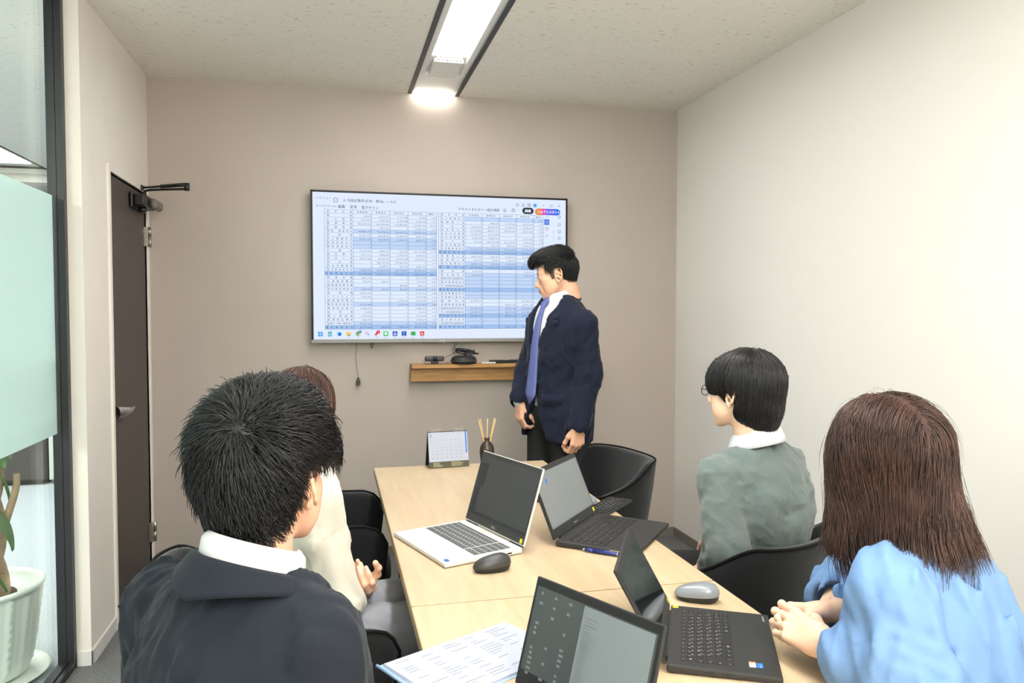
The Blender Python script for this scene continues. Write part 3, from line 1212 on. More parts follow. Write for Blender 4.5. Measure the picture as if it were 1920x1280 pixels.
def laptop(label, A, B, depth, lid, tilt, body, kmat, lmat, bezel, scr, numpad=False, thick=.017, stickers=True, facing=1):
    """A, B = hinge ends on the table seen by the user as left, right"""
    A, B = Vector((A[0], A[1], .7205)), Vector((B[0], B[1], .7205))
    W = (B - A).length
    ang = math.atan2(B.y - A.y, B.x - A.x)
    lp = thing('laptop', label, 'laptop', A, ang)
    # base: x 0..W, y -depth..0
    bm = bmesh.new()
    V_ = []
    bbox(bm, 0, W, -depth, .0, .0015, thick - .001, .004, 2)
    for v in bm.verts:                      # thinner towards the front
        k = -v.co.y / depth
        if v.co.z > thick * .5:
            v.co.z -= .004 * k
    base = link('base', bm_mesh('base', bm), lp, body)
    zt = thick - .001

    def deck(y):
        return zt - .004 * (-y / depth) + .0004
    sl = math.atan2(.004, depth)
    mg = .017 if numpad else .022
    kb = keyboard(lp, mg, W - mg, -depth * .60, -depth * .115, 0, kmat, lmat, numpad)
    kb.location = (0, 0, zt - .0036 * .36 + .0002)
    kb.rotation_euler = (sl, 0, 0)
    tp = box('touchpad', W * .5 - .055 - (.02 if numpad else 0), W * .5 + .052 - (.02 if numpad else 0), -depth + .012, -depth * .655, 0, .0006, body if kmat != 'key_black' else 'plastic_black', lp, .0002)
    tp.location = (0, 0, deck(-depth * .8) - .0004)
    tp.rotation_euler = (sl, 0, 0)
    bm = bmesh.new()
    for hx in (W * .12, W * .88) if bezel != 'drop' else (W * .5,):
        hw = .03 if bezel != 'drop' else W * .38
        t_ = tube_data([(hx - hw, .002, zt - .004), (hx + hw, .002, zt - .004)], .0055, 10)
        vs = [bm.verts.new(p) for p in t_[0]]
        for f in t_[1]:
            bm.faces.new([vs[i] for i in f])
    link('hinge', bm_mesh('hinge', bm), lp, 'plastic_black')
    # lid
    ld = bpy.data.objects.new('lid', None)
    L = lid
    bm = bmesh.new()
    bbox(bm, 0, W, -.0025, .0045, .0, L, .0022, 2)
    lo = link('lid', bm_mesh('lid', bm), lp, body)
    bpy.data.objects.remove(ld)
    lo.location = (0, .004, zt + .001)
    lo.rotation_euler = (-math.radians(tilt), 0, 0)
    bz = .008
    bm = bmesh.new()
    bbox(bm, .002, W - .002, -.0034, -.0024, .004, L - .002)
    bo = link('bezel', bm_mesh('bezel', bm), lo, 'plastic_dark' if body == 'laptop_white' else 'plastic_black')
    bx0, bx1, bz0, bz1 = bz, W - bz, .028, L - .015
    s_ = box('display', bx0, bx1, -.0038, -.0033, bz0, bz1, scr, lo)
    bm = bmesh.new()
    bbox(bm, W / 2 - .004, W / 2 + .004, -.0042, -.0033, L - .010, L - .006)
    link('webcam', bm_mesh('webcam', bm), lo, 'laptop_black')
    return lp, lo, (W, L, bx0, bx1, bz0, bz1), zt


def on_lid(nm, lo, rect, m, y=-.0041):
    return box(nm, rect[0], rect[1], y, y + .0003, rect[2], rect[3], m, lo)


def deck_label(nm, lp, x0, x1, y0, y1, m, z):
    return box(nm, x0, x1, y0, y1, z, z + .0004, m, lp)


M['scr_dark'] = mat('display_dark', (66, 68, 70), .22, spec=.35)
M['scr_grey'] = mat('display_grey', (126, 131, 133), .25, spec=.35)
M['scr_light'] = mat('display_light', (128, 136, 141), .25, spec=.35)
M['scr_mid'] = mat('display_mid', (76, 81, 82), .22, spec=.35)
M['scr_ink'] = mat('display_ink', (44, 48, 52), .3)
M['scr_faint'] = mat('display_faint', (112, 120, 122), .3)
M['scr_gloss'] = mat('display_gloss', (28, 31, 34), .08, spec=1.0)

# white laptop in the middle of the far table
lp, lo, q, zt = laptop('white laptop with grey keys standing open in the middle of the table', (.404, 2.379), (.512, 2.055), .242, .222, 17.5, 'laptop_white', 'key_grey', 'legend', 'two', 'scr_dark', True, .018)
W, L, bx0, bx1, bz0, bz1 = q
on_lid('window_panel', lo, (bx0 + .004, bx0 + .05, bz0 + .09, bz1 - .02), 'scr_ink')
on_lid('window_panel', lo, (bx0 + .004, bx0 + .03, bz0 + .01, bz0 + .09), 'scr_ink')
on_lid('task_bar', lo, (bx0, bx1, bz0, bz0 + .008), 'scr_ink')
on_lid('yellow_sticker', lo, (W - .022, W - .010, .006, .018), 'yellow')
text('brand_mark', 'DELL', .010, 'legend', lo, Matrix.Translation((W * .5 - .012, -.0037, .010)) @ Matrix.Rotation(PI / 2, 4, 'X'))
deck_label('sticker', lp, W - .030, W - .012, -.232, -.220, 'blue_label', .0142)
deck_label('yellow_sticker', lp, W * .40, W * .40 + .01, -.0165, -.010, 'yellow', .0172)
for i, (y0, y1) in enumerate(((-.05, -.036), (-.085, -.075), (-.125, -.095))):
    bm = bmesh.new()
    bbox(bm, W - .0012, W + .0004, y0, y1, .006, .010)
    link('port', bm_mesh('port', bm), lp, 'plastic_black')

# black laptop behind it, to the right
lp, lo, q, zt = laptop('black laptop with grey screen open beyond the white laptop, blue pen beside it', (.619, 2.096), (.838, 2.363), .240, .205, 22.5, 'laptop_black', 'key_black', 'legend', 'drop', 'scr_grey', True, .018)
# its user sits at the right of the table
W, L, bx0, bx1, bz0, bz1 = q
on_lid('window_panel', lo, (bx0 + .06, bx0 + .072, bz1 - .035, bz1 - .022), 'blue_label')
on_lid('task_bar', lo, (bx0, bx1, bz0, bz0 + .006), 'scr_faint')
on_lid('yellow_sticker', lo, (W - .022, W - .010, .008, .020), 'yellow')
text('brand_mark', 'dynabook', .008, 'legend', lo, Matrix.Translation((W * .5 - .016, -.0037, .010)) @ Matrix.Rotation(PI / 2, 4, 'X'))
deck_label('sticker', lp, .022, .040, -.222, -.212, 'blue_label', .0142)
deck_label('sticker', lp, .022, .040, -.211, -.202, 'white_label', .0143)
for i, (y0, y1) in enumerate(((-.045, -.03), (-.075, -.06), (-.12, -.10))):
    bm = bmesh.new()
    bbox(bm, -.0006, .0012, y0, y1, .005, .010)
    link('port', bm_mesh('port', bm), lp, 'plastic_black')

# near black laptop in front of the person in blue
lp, lo, q, zt = laptop('black laptop seen from the side, open in front of the person in light blue', (.602, 1.306), (.736, 1.576), .207, .192, 29, 'laptop_black', 'key_black', 'legend', 'drop', 'scr_gloss', False, .018)
W, L, bx0, bx1, bz0, bz1 = q
on_lid('yellow_sticker', lo, (W - .020, W - .010, .006, .018), 'yellow')
deck_label('yellow_sticker', lp, W - .018, W - .006, -.016, -.004, 'yellow', .0172)
deck_label('sticker', lp, .030, .048, -.162, -.150, 'white_label', .0144)
deck_label('sticker', lp, .048, .053, -.162, -.150, 'orange_label', .0145)
deck_label('sticker', lp, .030, .050, -.175, -.163, 'blue_label', .0142)
text('brand_mark', 'dynabook', .007, 'legend', lp, Matrix.Translation((W - .045, -.196, .0142)))
text('brand_mark', 'intel', .006, 'legend', lp, Matrix.Translation((.032, -.172, .01465)))
for i, (y0, y1) in enumerate(((-.03, -.024), (-.085, -.068), (-.115, -.10), (-.145, -.138))):
    bm = bmesh.new()
    bbox(bm, -.0008, .0012, y0, y1, .005, .010)
    link('port', bm_mesh('port', bm), lp, 'plastic_black')

# the nearest laptop, its screen turned to the person in the dark suit
lp, lo, q, zt = laptop('black laptop nearest of all, its greenish grey screen turned to the dark suit', (.3075, 1.298), (.4375, 1.039), .205, .187, 17, 'laptop_black', 'key_black', 'legend', 'drop', 'scr_mid', False, .018)
W, L, bx0, bx1, bz0, bz1 = q
on_lid('window_panel', lo, (bx0 + (bx1 - bx0) * .43, bx1 - .004, bz0, bz1 - .002), 'scr_light')
bm = bmesh.new()
rr = random.Random(4)
for k in range(17):
    zz = bz1 - .012 - k * .0085
    for c_ in range(3):
        if rr.random() < .55:
            x_ = bx0 + .012 + c_ * .035
            bbox(bm, x_, x_ + rr.uniform(.005, .012), -.0043, -.0041, zz, zz + .0045)
props(link('desktop_icons', bm_mesh('desktop_icons', bm), lo, 'scr_faint'), kind='stuff')
bm = bmesh.new()
for k in range(26):
    zz = bz1 - .02 - k * .0055
    x_ = bx0 + (bx1 - bx0) * .43 + .006
    bbox(bm, x_, x_ + rr.uniform(.012, .03), -.00445, -.00425, zz, zz + .0016)
props(link('text_lines', bm_mesh('text_lines', bm), lo, 'scr_faint'), kind='stuff')

# thin black keyboard behind the mid laptop, with a mouse in front of it
kbt = thing('slim_keyboard', 'slim black keyboard with pale key legends behind the mid black laptop', 'keyboard', (.915, 2.475, .7205), R(46))
box('body', -.12, .12, -.045, .045, .0, .009, 'laptop_black', kbt, .002)
kk = keyboard(kbt, -.114, .114, -.039, .039, .0092, 'key_black', 'legend', False)


def mouse(label, loc, rz, top, side, scroll, s=1.0):
    m_ = thing('computer_mouse', label, 'mouse', loc, rz)
    a = np.linspace(0, 2 * PI, 33)[:-1]
    def ring(f, z):
        yy = .052 * np.sin(a)
        xx = .031 * np.cos(a) * (1 - .12 * np.cos(2 * a)) * (1 + .10 * (-np.sin(a)))
        return xx * f * s, yy * f * s, z
    def dome(fs, name, mt, ridge=0):
        G = []
        for f, z in fs:
            x_, y_, z_ = ring(f, z)
            zz = z_ * (1 - .22 * (y_ / .052)) * np.ones_like(x_) * s if z > .012 else z_ * np.ones_like(x_) * s
            G.append(np.stack([x_, y_, zz], 1))
        G = np.array(G).transpose(1, 0, 2)
        return grid_mesh(name, G, mt, m_, close_u=True)
    dome([(.80, 0), (.88, .003), (.95, .009), (.985, .0142)], 'lower_body', side)
    dome([(.985, .0136), (1.0, .0165), (.985, .0215), (.93, .027), (.83, .032), (.68, .036), (.48, .0385), (.25, .0398), (.01, .0402)], 'top_shell', top)
    t_ = tube('scroll_wheel', [(-.0035, .030 * s, .0245 * s), (.0035, .030 * s, .0245 * s)], .0075, scroll, m_, 16)
    bm = bmesh.new()
    bbox(bm, -.0006, .0006, .010 * s, .036 * s, .02 * s, .0302 * s)
    link('button_gap', bm_mesh('button_gap', bm), m_, 'plastic_black')
    return m_


mouse('dark grey computer mouse in front of the white laptop', (.400, 1.938, .7205), R(100), 'plastic_dark', 'plastic_black', 'rubber')
mm = mouse('silver and black computer mouse beside the side-on black laptop', (.825, 1.628, .7205), R(62), 'plastic_grey', 'plastic_black', 'rubber')
mouse('pale grey computer mouse half hidden behind the mid black laptop', (.838, 2.506, .7205), R(50), 'plastic_grey', 'plastic_black', 'rubber')
mouse('white computer mouse peeking out between the two far laptops', (.735, 2.60, .7205), R(40), 'laptop_white', 'plastic_dark', 'rubber')

# pen
pn = thing('ballpoint_pen', 'dark blue ballpoint pen lying along the side of the mid black laptop', 'pen', (.728, 1.996, .7275), math.atan2(2.001 - 2.073, .783 - .713))
pn.rotation_euler = (0, 0, math.atan2(2.0 - 2.072, .80 - .713))
tube('barrel', [(-.03, 0, 0), (.055, 0, 0)], .0058, 'pen_blue', pn, 14)
tube('grip', [(-.055, 0, 0), (-.03, 0, 0)], [.0045, .0058], 'pen_blue', pn, 14)
tube('tip', [(-.064, 0, 0), (-.055, 0, 0)], [.001, .0042], 'steel', pn, 12)
tube('band', [(.040, 0, 0), (.0425, 0, 0)], .0061, 'steel', pn, 14)
tube('push_button', [(.055, 0, 0), (.064, 0, 0)], .0032, 'steel', pn, 10)
box('clip', .018, .056, -.0015, .0015, .006, .0085, 'steel', pn, .0004)

# papers in a blue clear file, near left
pf = thing('clear_file', 'pale blue clear plastic file holding the white papers at the near left of the table', 'file', (.2186, 1.512, .7205))
tri = lambda: None
def flat_sheet(name, pts, z0, z1, m, parent):
    bm = bmesh.new()
    vs = [bm.verts.new((x_, y_, z0)) for x_, y_ in pts]
    vt = [bm.verts.new((x_, y_, z1)) for x_, y_ in pts]
    bm.faces.new(vs[::-1])
    bm.faces.new(vt)
    n_ = len(pts)
    for i in range(n_):
        bm.faces.new((vs[i], vs[(i + 1) % n_], vt[(i + 1) % n_], vt[i]))
    return link(name, bm_mesh(name, bm), parent, m)
def rot_rect(cx, cy, w_, h_, a):
    c_, s_ = math.cos(a), math.sin(a)
    return [(cx + c_ * x_ - s_ * y_, cy + s_ * x_ + c_ * y_) for x_, y_ in ((-w_ / 2, -h_ / 2), (w_ / 2, -h_ / 2), (w_ / 2, h_ / 2), (-w_ / 2, h_ / 2))]
AP = math.radians(27.5)
flat_sheet('file_back', rot_rect(.044, -.075, .315, .203, AP), 0, .0008, 'paper_blue', pf)
fe = tube('file_edge', [(pf_[0], pf_[1], .003) for pf_ in (rot_rect(.044, -.075, .313, .201, AP)[3], rot_rect(.044, -.075, .313, .201, AP)[0])], .003, 'paper_blue', pf, 8)
for k in range(4):
    ps = flat_sheet('paper', rot_rect(.047 + .001 * k, -.074 + .0007 * k, .302, .190, AP + .006 * (k - 2)), .001 + .0012 * k, .0019 + .0012 * k, 'paper', pf)
bm = bmesh.new()
rr = random.Random(11)
c_, s_ = math.cos(AP), math.sin(AP)
for r in range(17):
    for k in range(5):
        if rr.random() < .6:
            x0_ = -.135 + k * .055
            wd = rr.uniform(.015, .045)
            yy = .080 - r * .0098
            cxx, cyy = x0_ + wd / 2, yy
            bbox(bm, -wd / 2, wd / 2, -.0012, .0012, .0059, .0060, mtx=Matrix.Translation((.05 + c_ * cxx - s_ * cyy, -.072 + s_ * cxx + c_ * cyy, 0)) @ Matrix.Rotation(AP, 4, 'Z'))
props(link('print_lines', bm_mesh('print_lines', bm), ps, 'print_grey'), kind='stuff')

# ------------------------------------------------------------------ desk calendar
cal = thing('desk_calendar', 'white desk calendar showing month 5 at the far end of the table', 'calendar', (.489, 3.277, .7205), math.atan2(.017, .177))
hw, hh, dd = .0885, .152, .034
def slab(name, corners, th, m, parent):
    G = np.array(corners, float).reshape(2, 2, 3)
    return grid_mesh(name, G, m, parent, thick=th, smooth=False)
slab('front_card', [(-hw, 0, 0), (-hw, dd, hh), (hw, 0, 0), (hw, dd, hh)], .0015, 'black_card', cal)
slab('back_card', [(-hw, dd * 2.3, 0), (-hw, dd + .002, hh), (hw, dd * 2.3, 0), (hw, dd + .002, hh)], .0015, 'black_card', cal)
def cpt(u, v, off=0.0):
    """u across -hw..hw, v up 0..1 on the front card"""
    return Vector((u, dd * v - off * .975, hh * v + off * .22))
fr = slab('footer', [cpt(-hw, .0, .0015), cpt(-hw, .175, .0015), cpt(hw, 0, .0015), cpt(hw, .175, .0015)], -.0003, 'olive', cal)
pg = slab('page', [cpt(-hw + .001, .175, .0018), cpt(-hw + .001, .985, .0018), cpt(hw - .001, .175, .0018), cpt(hw - .001, .985, .0018)], -.0006, 'paper', cal)
slab('blue_strip', [cpt(hw - .012, .38, .0026), cpt(hw - .012, .99, .0026), cpt(hw - .006, .38, .0026), cpt(hw - .006, .99, .0026)], -.0002, 'blue_print', pg)
tilt = math.atan2(hh, dd)
def cmx(u, v, off):
    return Matrix.Translation(cpt(u, v, off)) @ Matrix.Rotation(tilt, 4, 'X')
text('month', '5', .022, 'blue_print', pg, cmx(-hw + .008, .84, .0028))
days = ['日', '月', '火', '水', '木', '金', '土']
M['date_grey'] = mat('date_grey', (120, 120, 124), .8)
first = 4
bmn = []
for d_ in range(1, 32):
    cidx = (d_ + first - 1)
    r_, c_ = divmod(cidx, 7)
    t = text('date', str(d_), .0078, 'date_grey', pg, cmx(-hw + .012 + c_ * .0213, .66 - r_ * .098, .0028))
for k, s_ in enumerate(days):
    text('weekday', s_, .005, 'date_grey', pg, cmx(-hw + .012 + k * .0213, .765, .0028))
bm = bmesh.new()
for r_ in range(6):
    z_ = .745 - r_ * .098
    p0, p1 = cpt(-hw + .008, z_, .0028), cpt(hw - .016, z_, .0028)
    bbox(bm, p0.x, p1.x, p0.y - .0001, p0.y + .0001, p0.z, p0.z + .0004)
link('ruled_lines', bm_mesh('ruled_lines', bm), pg, 'print_grey')
rr = random.Random(2)
bm = bmesh.new()
for r_ in range(5):
    for (u0, u1) in ((-.07, -.025), (.01, .07)):
        p = cpt(u0, .14 - r_ * .026, .0019)
        x_ = u0
        while x_ < u1 - rr.uniform(0, .02):
            w_ = rr.uniform(.002, .005)
            bbox(bm, x_, x_ + w_, p.y - .0001, p.y + .0001, p.z, p.z + .0022)
            x_ += w_ + .0012
props(link('gold_lettering', bm_mesh('gold_lettering', bm), fr, 'gold_print'), kind='stuff')
for k in list(range(6)) + list(range(14, 20)):
    u = -hw + .018 + k * (.141 / 19)
    c0 = cpt(u, .975, .003)
    pts = [c0 + Vector((0, -.001 + .008 * math.sin(a), .004 + .0085 * (1 - math.cos(a)) - .004)) for a in np.linspace(-.6, PI + .8, 8)]
    tube('wire_ring', pts, .0008, 'laptop_white', cal, 5)

# ------------------------------------------------------------------ reed diffuser
vs_ = thing('reed_diffuser', 'dark brown bottle with five pale reeds at the far end of the table', 'diffuser', (.668, 3.345, .7205))
prof = [(.020, 0), (.026, .002), (.029, .012), (.031, .03), (.0325, .045), (.0325, .058), (.030, .072), (.024, .084), (.017, .092), (.0115, .098), (.0105, .103), (.0135, .108), (.0155, .111), (.0135, .112), (.009, .110), (.008, .09)]
lathe('bottle', prof, 'vase', vs_, 40, fn=lambda r, z, a, i: r * (1 + (.018 * math.sin(a * 20) * math.sin(z * 900) if .004 < z < .055 else 0)))
for dx, dy, zt_ in ((-.037, .004, .195), (-.030, -.006, .197), (.004, .004, .198), (.034, -.004, .200), (.042, .006, .194)):
    tube('reed', [(-dx * .12, -dy * .2, .012), (dx, dy, zt_)], .0018, 'reed', vs_, 8)

# ------------------------------------------------------------------ wall shelf and what stands on it
shf = thing('wall_shelf', 'narrow oak wall shelf below the screen', 'shelf', (.43, YB, 1.0))
box('shelf_board', 0, 1.12, -.125, 0, .078, .098, 'oak', shf, .001)
box('front_panel', 0, 1.12, -.066, -.046, 0, .078, 'oak', shf, .001)
bm = bmesh.new()
bbox(bm, .0, .012, -.046, 0, 0, .078)
bbox(bm, 1.108, 1.12, -.046, 0, 0, .078)
link('side_panel', bm_mesh('side_panel', bm), shf, 'oak')
SZ = 1.0985
wc = thing('conference_camera', 'black wide webcam on a small clip stand at the left of the shelf', 'camera', (.56, 4.31, SZ))
bm = bmesh.new()
bbox(bm, -.055, .055, -.013, .013, .016, .045, .0115, 4)
link('camera_body', bm_mesh('camera_body', bm), wc, 'plastic_dark')
tube('lens_ring', [(.002, -.0135, .031), (.002, -.018, .031)], .0125, 'plastic_black', wc, 24)
tube('lens', [(.002, -.018, .031), (.002, -.0195, .031)], .007, 'scr_gloss', wc, 20)
bm = bmesh.new()
bbox(bm, -.018, .02, -.016, .018, 0, .018, .002)
link('stand', bm_mesh('stand', bm), wc, 'plastic_black')
cabw = thing('camera_cable', 'thin black cable running from the webcam to the coiled cable on the shelf', 'cable', (.60, 4.32, SZ))
tube('cable_run', smooth_path([(-.10, -.02, .012), (-.085, -.035, .003), (-.03, -.04, .003), (.02, -.035, .004), (.03, -.03, .010), (.038, -.03, .004)], 5), .0013, 'plastic_black', cabw, 6)
tube('cable_run', smooth_path([(.015, .0, .035), (.04, .0, .042), (.065, -.005, .055), (.085, -.01, .075)], 5), .0013, 'plastic_black', cabw, 6)
pk = thing('speakerphone', 'round black speakerphone with fabric top on the shelf below the screen', 'speaker', (.728, 4.315, SZ))
lathe('body', [(.050, 0), (.064, .002), (.068, .010), (.067, .026), (.060, .038), (.044, .044), (.0, .046)], 'plastic_black', pk, 40, fn=lambda r, z, a, i: r * (1 + .08 * abs(math.cos(a))))
lathe('side_ring', [(.0685, .012), (.071, .014), (.071, .018), (.0685, .020)], 'plastic_dark', pk, 40, fn=lambda r, z, a, i: r * (1 + .08 * abs(math.cos(a))))
cc = thing('coiled_cable', 'bundle of coiled black cable lying on top of the round speakerphone', 'cable', (.738, 4.315, SZ + .044))
rr = random.Random(5)
pts = []
for k in range(90):
    a = k * 2 * PI / 14
    sx = .058 * math.sin(a) * (1 - .12 * rr.random())
    sy = .022 * math.sin(2 * a) + .006 * math.sin(k * .7)
    pts.append((sx, sy, .006 + .013 * (1 + math.cos(a * 1.07)) + .012 * k / 90 + .002 * rr.random()))
tube('coil', smooth_path(pts, 3), .0021, 'plastic_black', cc, 6)
tube('tie_band', smooth_path([(0, -.018, .004), (.002, -.014, .024), (0, .012, .026), (-.002, .016, .004), (0, -.018, .004)], 4), .003, 'plastic_black', cc, 6)
tube('loose_end', smooth_path([(-.04, 0, .018), (-.062, .003, .03), (-.056, .01, .055), (-.044, .02, .075), (-.050, .02, .078), (-.066, .012, .050), (-.072, .004, .025), (-.058, 0, .012)], 5), .0016, 'plastic_black', cc, 6)
tube('plug_end', [(.045, 0, .015), (.075, -.005, .012)], .0045, 'plastic_black', cc, 8)
rm = thing('white_remote', 'slim white remote lying on the shelf', 'remote', (.868, 4.30, SZ))
box('body', -.04, .04, -.014, .014, 0, .008, 'laptop_white', rm, .002)
for k in range(4):
    tube('button', [(-.028 + k * .014, 0, .008), (-.028 + k * .014, 0, .0092)], .0035, 'plastic_grey', rm, 10)
rb = thing('black_remote', 'long black television remote lying on the shelf behind the white one', 'remote', (.965, 4.325, SZ))
bm = bmesh.new()
bbox(bm, -.085, .10, -.022, .022, 0, .018, .005, 2)
link('body', bm_mesh('body', bm), rb, 'plastic_black')
for k in range(5):
    tube('button', [(.0 + k * .013, -.004, .0178), (.0 + k * .013, -.004, .0195)], .004, 'white_label' if k < 3 else 'plastic_dark', rb, 10)

# ------------------------------------------------------------------ cables hanging below the screen
hc = thing('hanging_cable', 'thin black cable with a connector hanging below the left of the screen', 'cable', (.132, 4.375, 1.25))
tube('wire', smooth_path([(.002, 0, 0), (.0, -.003, -.05), (-.004, -.006, -.10), (.0, -.004, -.16), (.006, -.002, -.205), (.009, 0, -.225)], 5), .0013, 'plastic_black', hc, 6)
bm = bmesh.new()
bbox(bm, -.003, .020, -.007, .005, -.268, -.238, .002)
bbox(bm, .002, .015, -.006, .004, -.238, -.225, .002)
link('connector', bm_mesh('connector', bm), hc, 'plastic_dark')
tube('cable_loop', smooth_path([(.0, 0, 0), (-.006, -.004, -.03), (-.002, -.004, -.050), (.004, -.004, -.045), (.005, 0, -.015), (.002, 0, 0)], 5), .0022, 'plastic_black', None, 6)
lo_ = bpy.context.scene.objects['cable_loop']
lo_.location = (.216, 4.372, 1.24)
props(lo_, 'small black cable loop poking out under the screen', 'cable')

# ------------------------------------------------------------------ potted plant behind the glass
pl = thing('potted_plant', 'potted rubber plant with braided trunk behind the glass partition', 'plant', (-1.30, 3.235, .022))
def dimple(r, z, a, i):
    if z < .03 or z > .315 or i > 30:
        return r
    k = math.floor(a / (2 * PI / 18))
    ph = a * 18
    return r * (1 + .05 * max(0, math.cos(ph)) ** .6 * abs(math.sin(z * 95 + (k % 2) * 1.5)) ** .7)
prof = [(.125, 0), (.15, .004), (.155, .012)] + [(.155 + .045 * (t ** .8), .012 + .31 * t) for t in np.linspace(.03, 1, 28)] + [(.210, .325), (.214, .336), (.208, .345), (.196, .343), (.188, .33), (.186, .30)]
lathe('pot', prof, 'pot', pl, 144, fn=dimple)
lathe('soil', [(.187, .288), (.12, .30), (.0, .305)], 'soil', pl, 48)
lathe('saucer', [(.16, -.02), (.18, -.018), (.222, .0), (.226, .004), (.222, .006), (.2, -.002), (.12, -.006), (0, -.006)], 'pot', pl, 64)
for k in range(3):
    pts = []
    for i in range(26):
        t = i / 25
        a = k * 2.09 + t * 5.2
        rr_ = .042 * (1 - .45 * t) + .006
        pts.append((.02 + rr_ * math.cos(a) + .02 * t, rr_ * math.sin(a), .29 + .55 * t))
    tube('trunk', pts, [.034 - .016 * i / 25 for i in range(26)], 'bark', pl, 12)
tube('branch', smooth_path([(.045, -.01, .44), (.075, -.01, .52), (.10, 0, .60), (.13, .0, .70), (.135, 0, .76)], 5), [.017 - .0003 * i for i in range(21)], 'bark', pl, 10)
tube('branch', smooth_path([(-.02, 0, .72), (-.03, .02, .95), (-.06, 0, 1.15), (-.03, 0, 1.3)], 5), [.014 - .0003 * i for i in range(16)], 'bark', pl, 10)


def leaf_mesh():
    G = []
    for t in np.linspace(0, 1, 11):
        w_ = .048 * math.sin(PI * t ** .8) ** .8 * (1 - .25 * t) + .0008
        G.append([(x_ * w_, t * .16, .010 * abs(x_) - .05 * t * t) for x_ in (-1, -.5, 0, .5, 1)])
    o = grid_mesh('leaf', np.array(G), 'leaf', None, thick=.0006)
    me = o.data
    bpy.data.objects.remove(o)
    return me


lm = leaf_mesh()
rr = random.Random(9)
spots = [((.055, -.03, .80), -60, -50), ((.03, -.06, .70), 0, -48), ((.05, -.08, .66), -95, -40), ((.02, -.10, .46), -70, -35), ((.03, -.1, .40), -30, -45), ((-.02, -.08, .62), -150, -10), ((.06, -.02, .84), 20, 10), ((-.05, 0, .85), 120, 0)]
for i in range(26):
    a = rr.uniform(0, 360)
    z = rr.uniform(.85, 1.42)
    r_ = rr.uniform(.02, .08)
    spots.append(((r_ * math.cos(R(a)), r_ * math.sin(R(a)), z), a - 90, rr.uniform(-45, 25)))
for p, az, el in spots:
    o = link('leaf', lm, pl)
    o.location = p
    o.rotation_euler = (R(el), rr.uniform(-.3, .3), R(az))
    s_ = rr.uniform(.85, 1.2)
    o.scale = (s_, s_, s_)


# ------------------------------------------------------------------ the wall screen
tv = thing('wall_screen', 'large wall-mounted display showing a trial balance spreadsheet', 'screen', (-.109, 4.335, 1.222))
TW, TH_ = 1.456, .832
bm = bmesh.new()
bbox(bm, 0, TW, -.002, .03, 0, TH_, .003, 2)
link('housing', bm_mesh('housing', bm), tv, 'plastic_black')
bm = bmesh.new()
bbox(bm, .3, 1.15, .028, .061, .15, .7, .004, 1)
link('wall_mount', bm_mesh('wall_mount', bm), tv, 'plastic_black')
box('bottom_bezel', .0, TW, -.006, -.001, 0, .018, 'bezel_grey', tv, .001)
fr_ = bmesh.new()
bbox(fr_, 0, .010, -.004, 0, .018, TH_)
bbox(fr_, TW - .010, TW, -.004, 0, .018, TH_)
bbox(fr_, 0, TW, -.004, 0, TH_ - .010, TH_)
link('frame', bm_mesh('frame', fr_), tv, 'black_metal')
text('brand_mark', 'REGZA', .010, 'legend', tv, Matrix.Translation((TW / 2 - .01, -.0065, .0055)) @ Matrix.Rotation(PI / 2, 4, 'X'), align='CENTER')
tube('status_led', [(TW / 2, -.0068, -.004), (TW / 2, -.004, -.004)], .0016, emat('led', (255, 255, 255), 2.0), tv, 8)
SE = .93
M['s_bg'] = emat('screen_page', (222, 234, 254), SE)
M['s_bar'] = emat('screen_bar', (222, 232, 253), SE)
M['s_line'] = emat('screen_line', (52, 66, 98), .8)
M['s_lite'] = emat('screen_rule', (150, 165, 195), .8)
M['s_text'] = emat('screen_text', (46, 56, 84), .8)
M['s_sh1'] = emat('screen_shade', (192, 213, 246), SE)
M['s_sh2'] = emat('screen_shade_dark', (160, 192, 236), SE)
M['s_sh3'] = emat('screen_cell', (200, 222, 250), SE)
M['s_dark'] = emat('screen_button', (60, 68, 82), .8)
M['s_white'] = emat('screen_white', (250, 252, 255), .95)
for n_, c_ in dict(blue=(70, 120, 225), sky=(88, 170, 240), teal=(40, 170, 190), yellow=(250, 205, 70), green=(60, 195, 90), dgreen=(20, 130, 80), red=(225, 60, 60), orange=(240, 130, 70), pink=(225, 90, 190), violet=(120, 110, 235), navy=(30, 80, 190), grey=(120, 130, 150)).items():
    M['s_' + n_] = emat('screen_' + n_, c_, .9)
display = box('display', .011, TW - .011, -.0032, -.002, .019, TH_ - .011, 's_bg', tv)
# screen coordinates: world x, z at the screen plane (converted to the thing's frame)
ox, oz = -.109, 1.222
DEPTH_STEP = .00035


def srect(bm, x0, x1, z0, z1, lay=1):
    y = -.0032 - DEPTH_STEP * lay
    vs = [bm.verts.new(p) for p in ((x0 - ox, y, z0 - oz), (x1 - ox, y, z0 - oz), (x1 - ox, y, z1 - oz), (x0 - ox, y, z1 - oz))]
    bm.faces.new(vs)


def srects(name, rects, m, lay=1):
    bm = bmesh.new()
    for r in rects:
        srect(bm, *r, lay)
    return link(name, bm_mesh(name, bm), display, m)


def stext(s, size, x, z, m='s_text', align='LEFT', space=1.0, cspace=1.0, lay=3, name='screen_text', bold=0.0):
    return text(name, s, size, m, display, Matrix.Translation((x - ox, -.0032 - DEPTH_STEP * lay, z - oz)) @ Matrix.Rotation(PI / 2, 4, 'X'), align, space, cspace, bold)


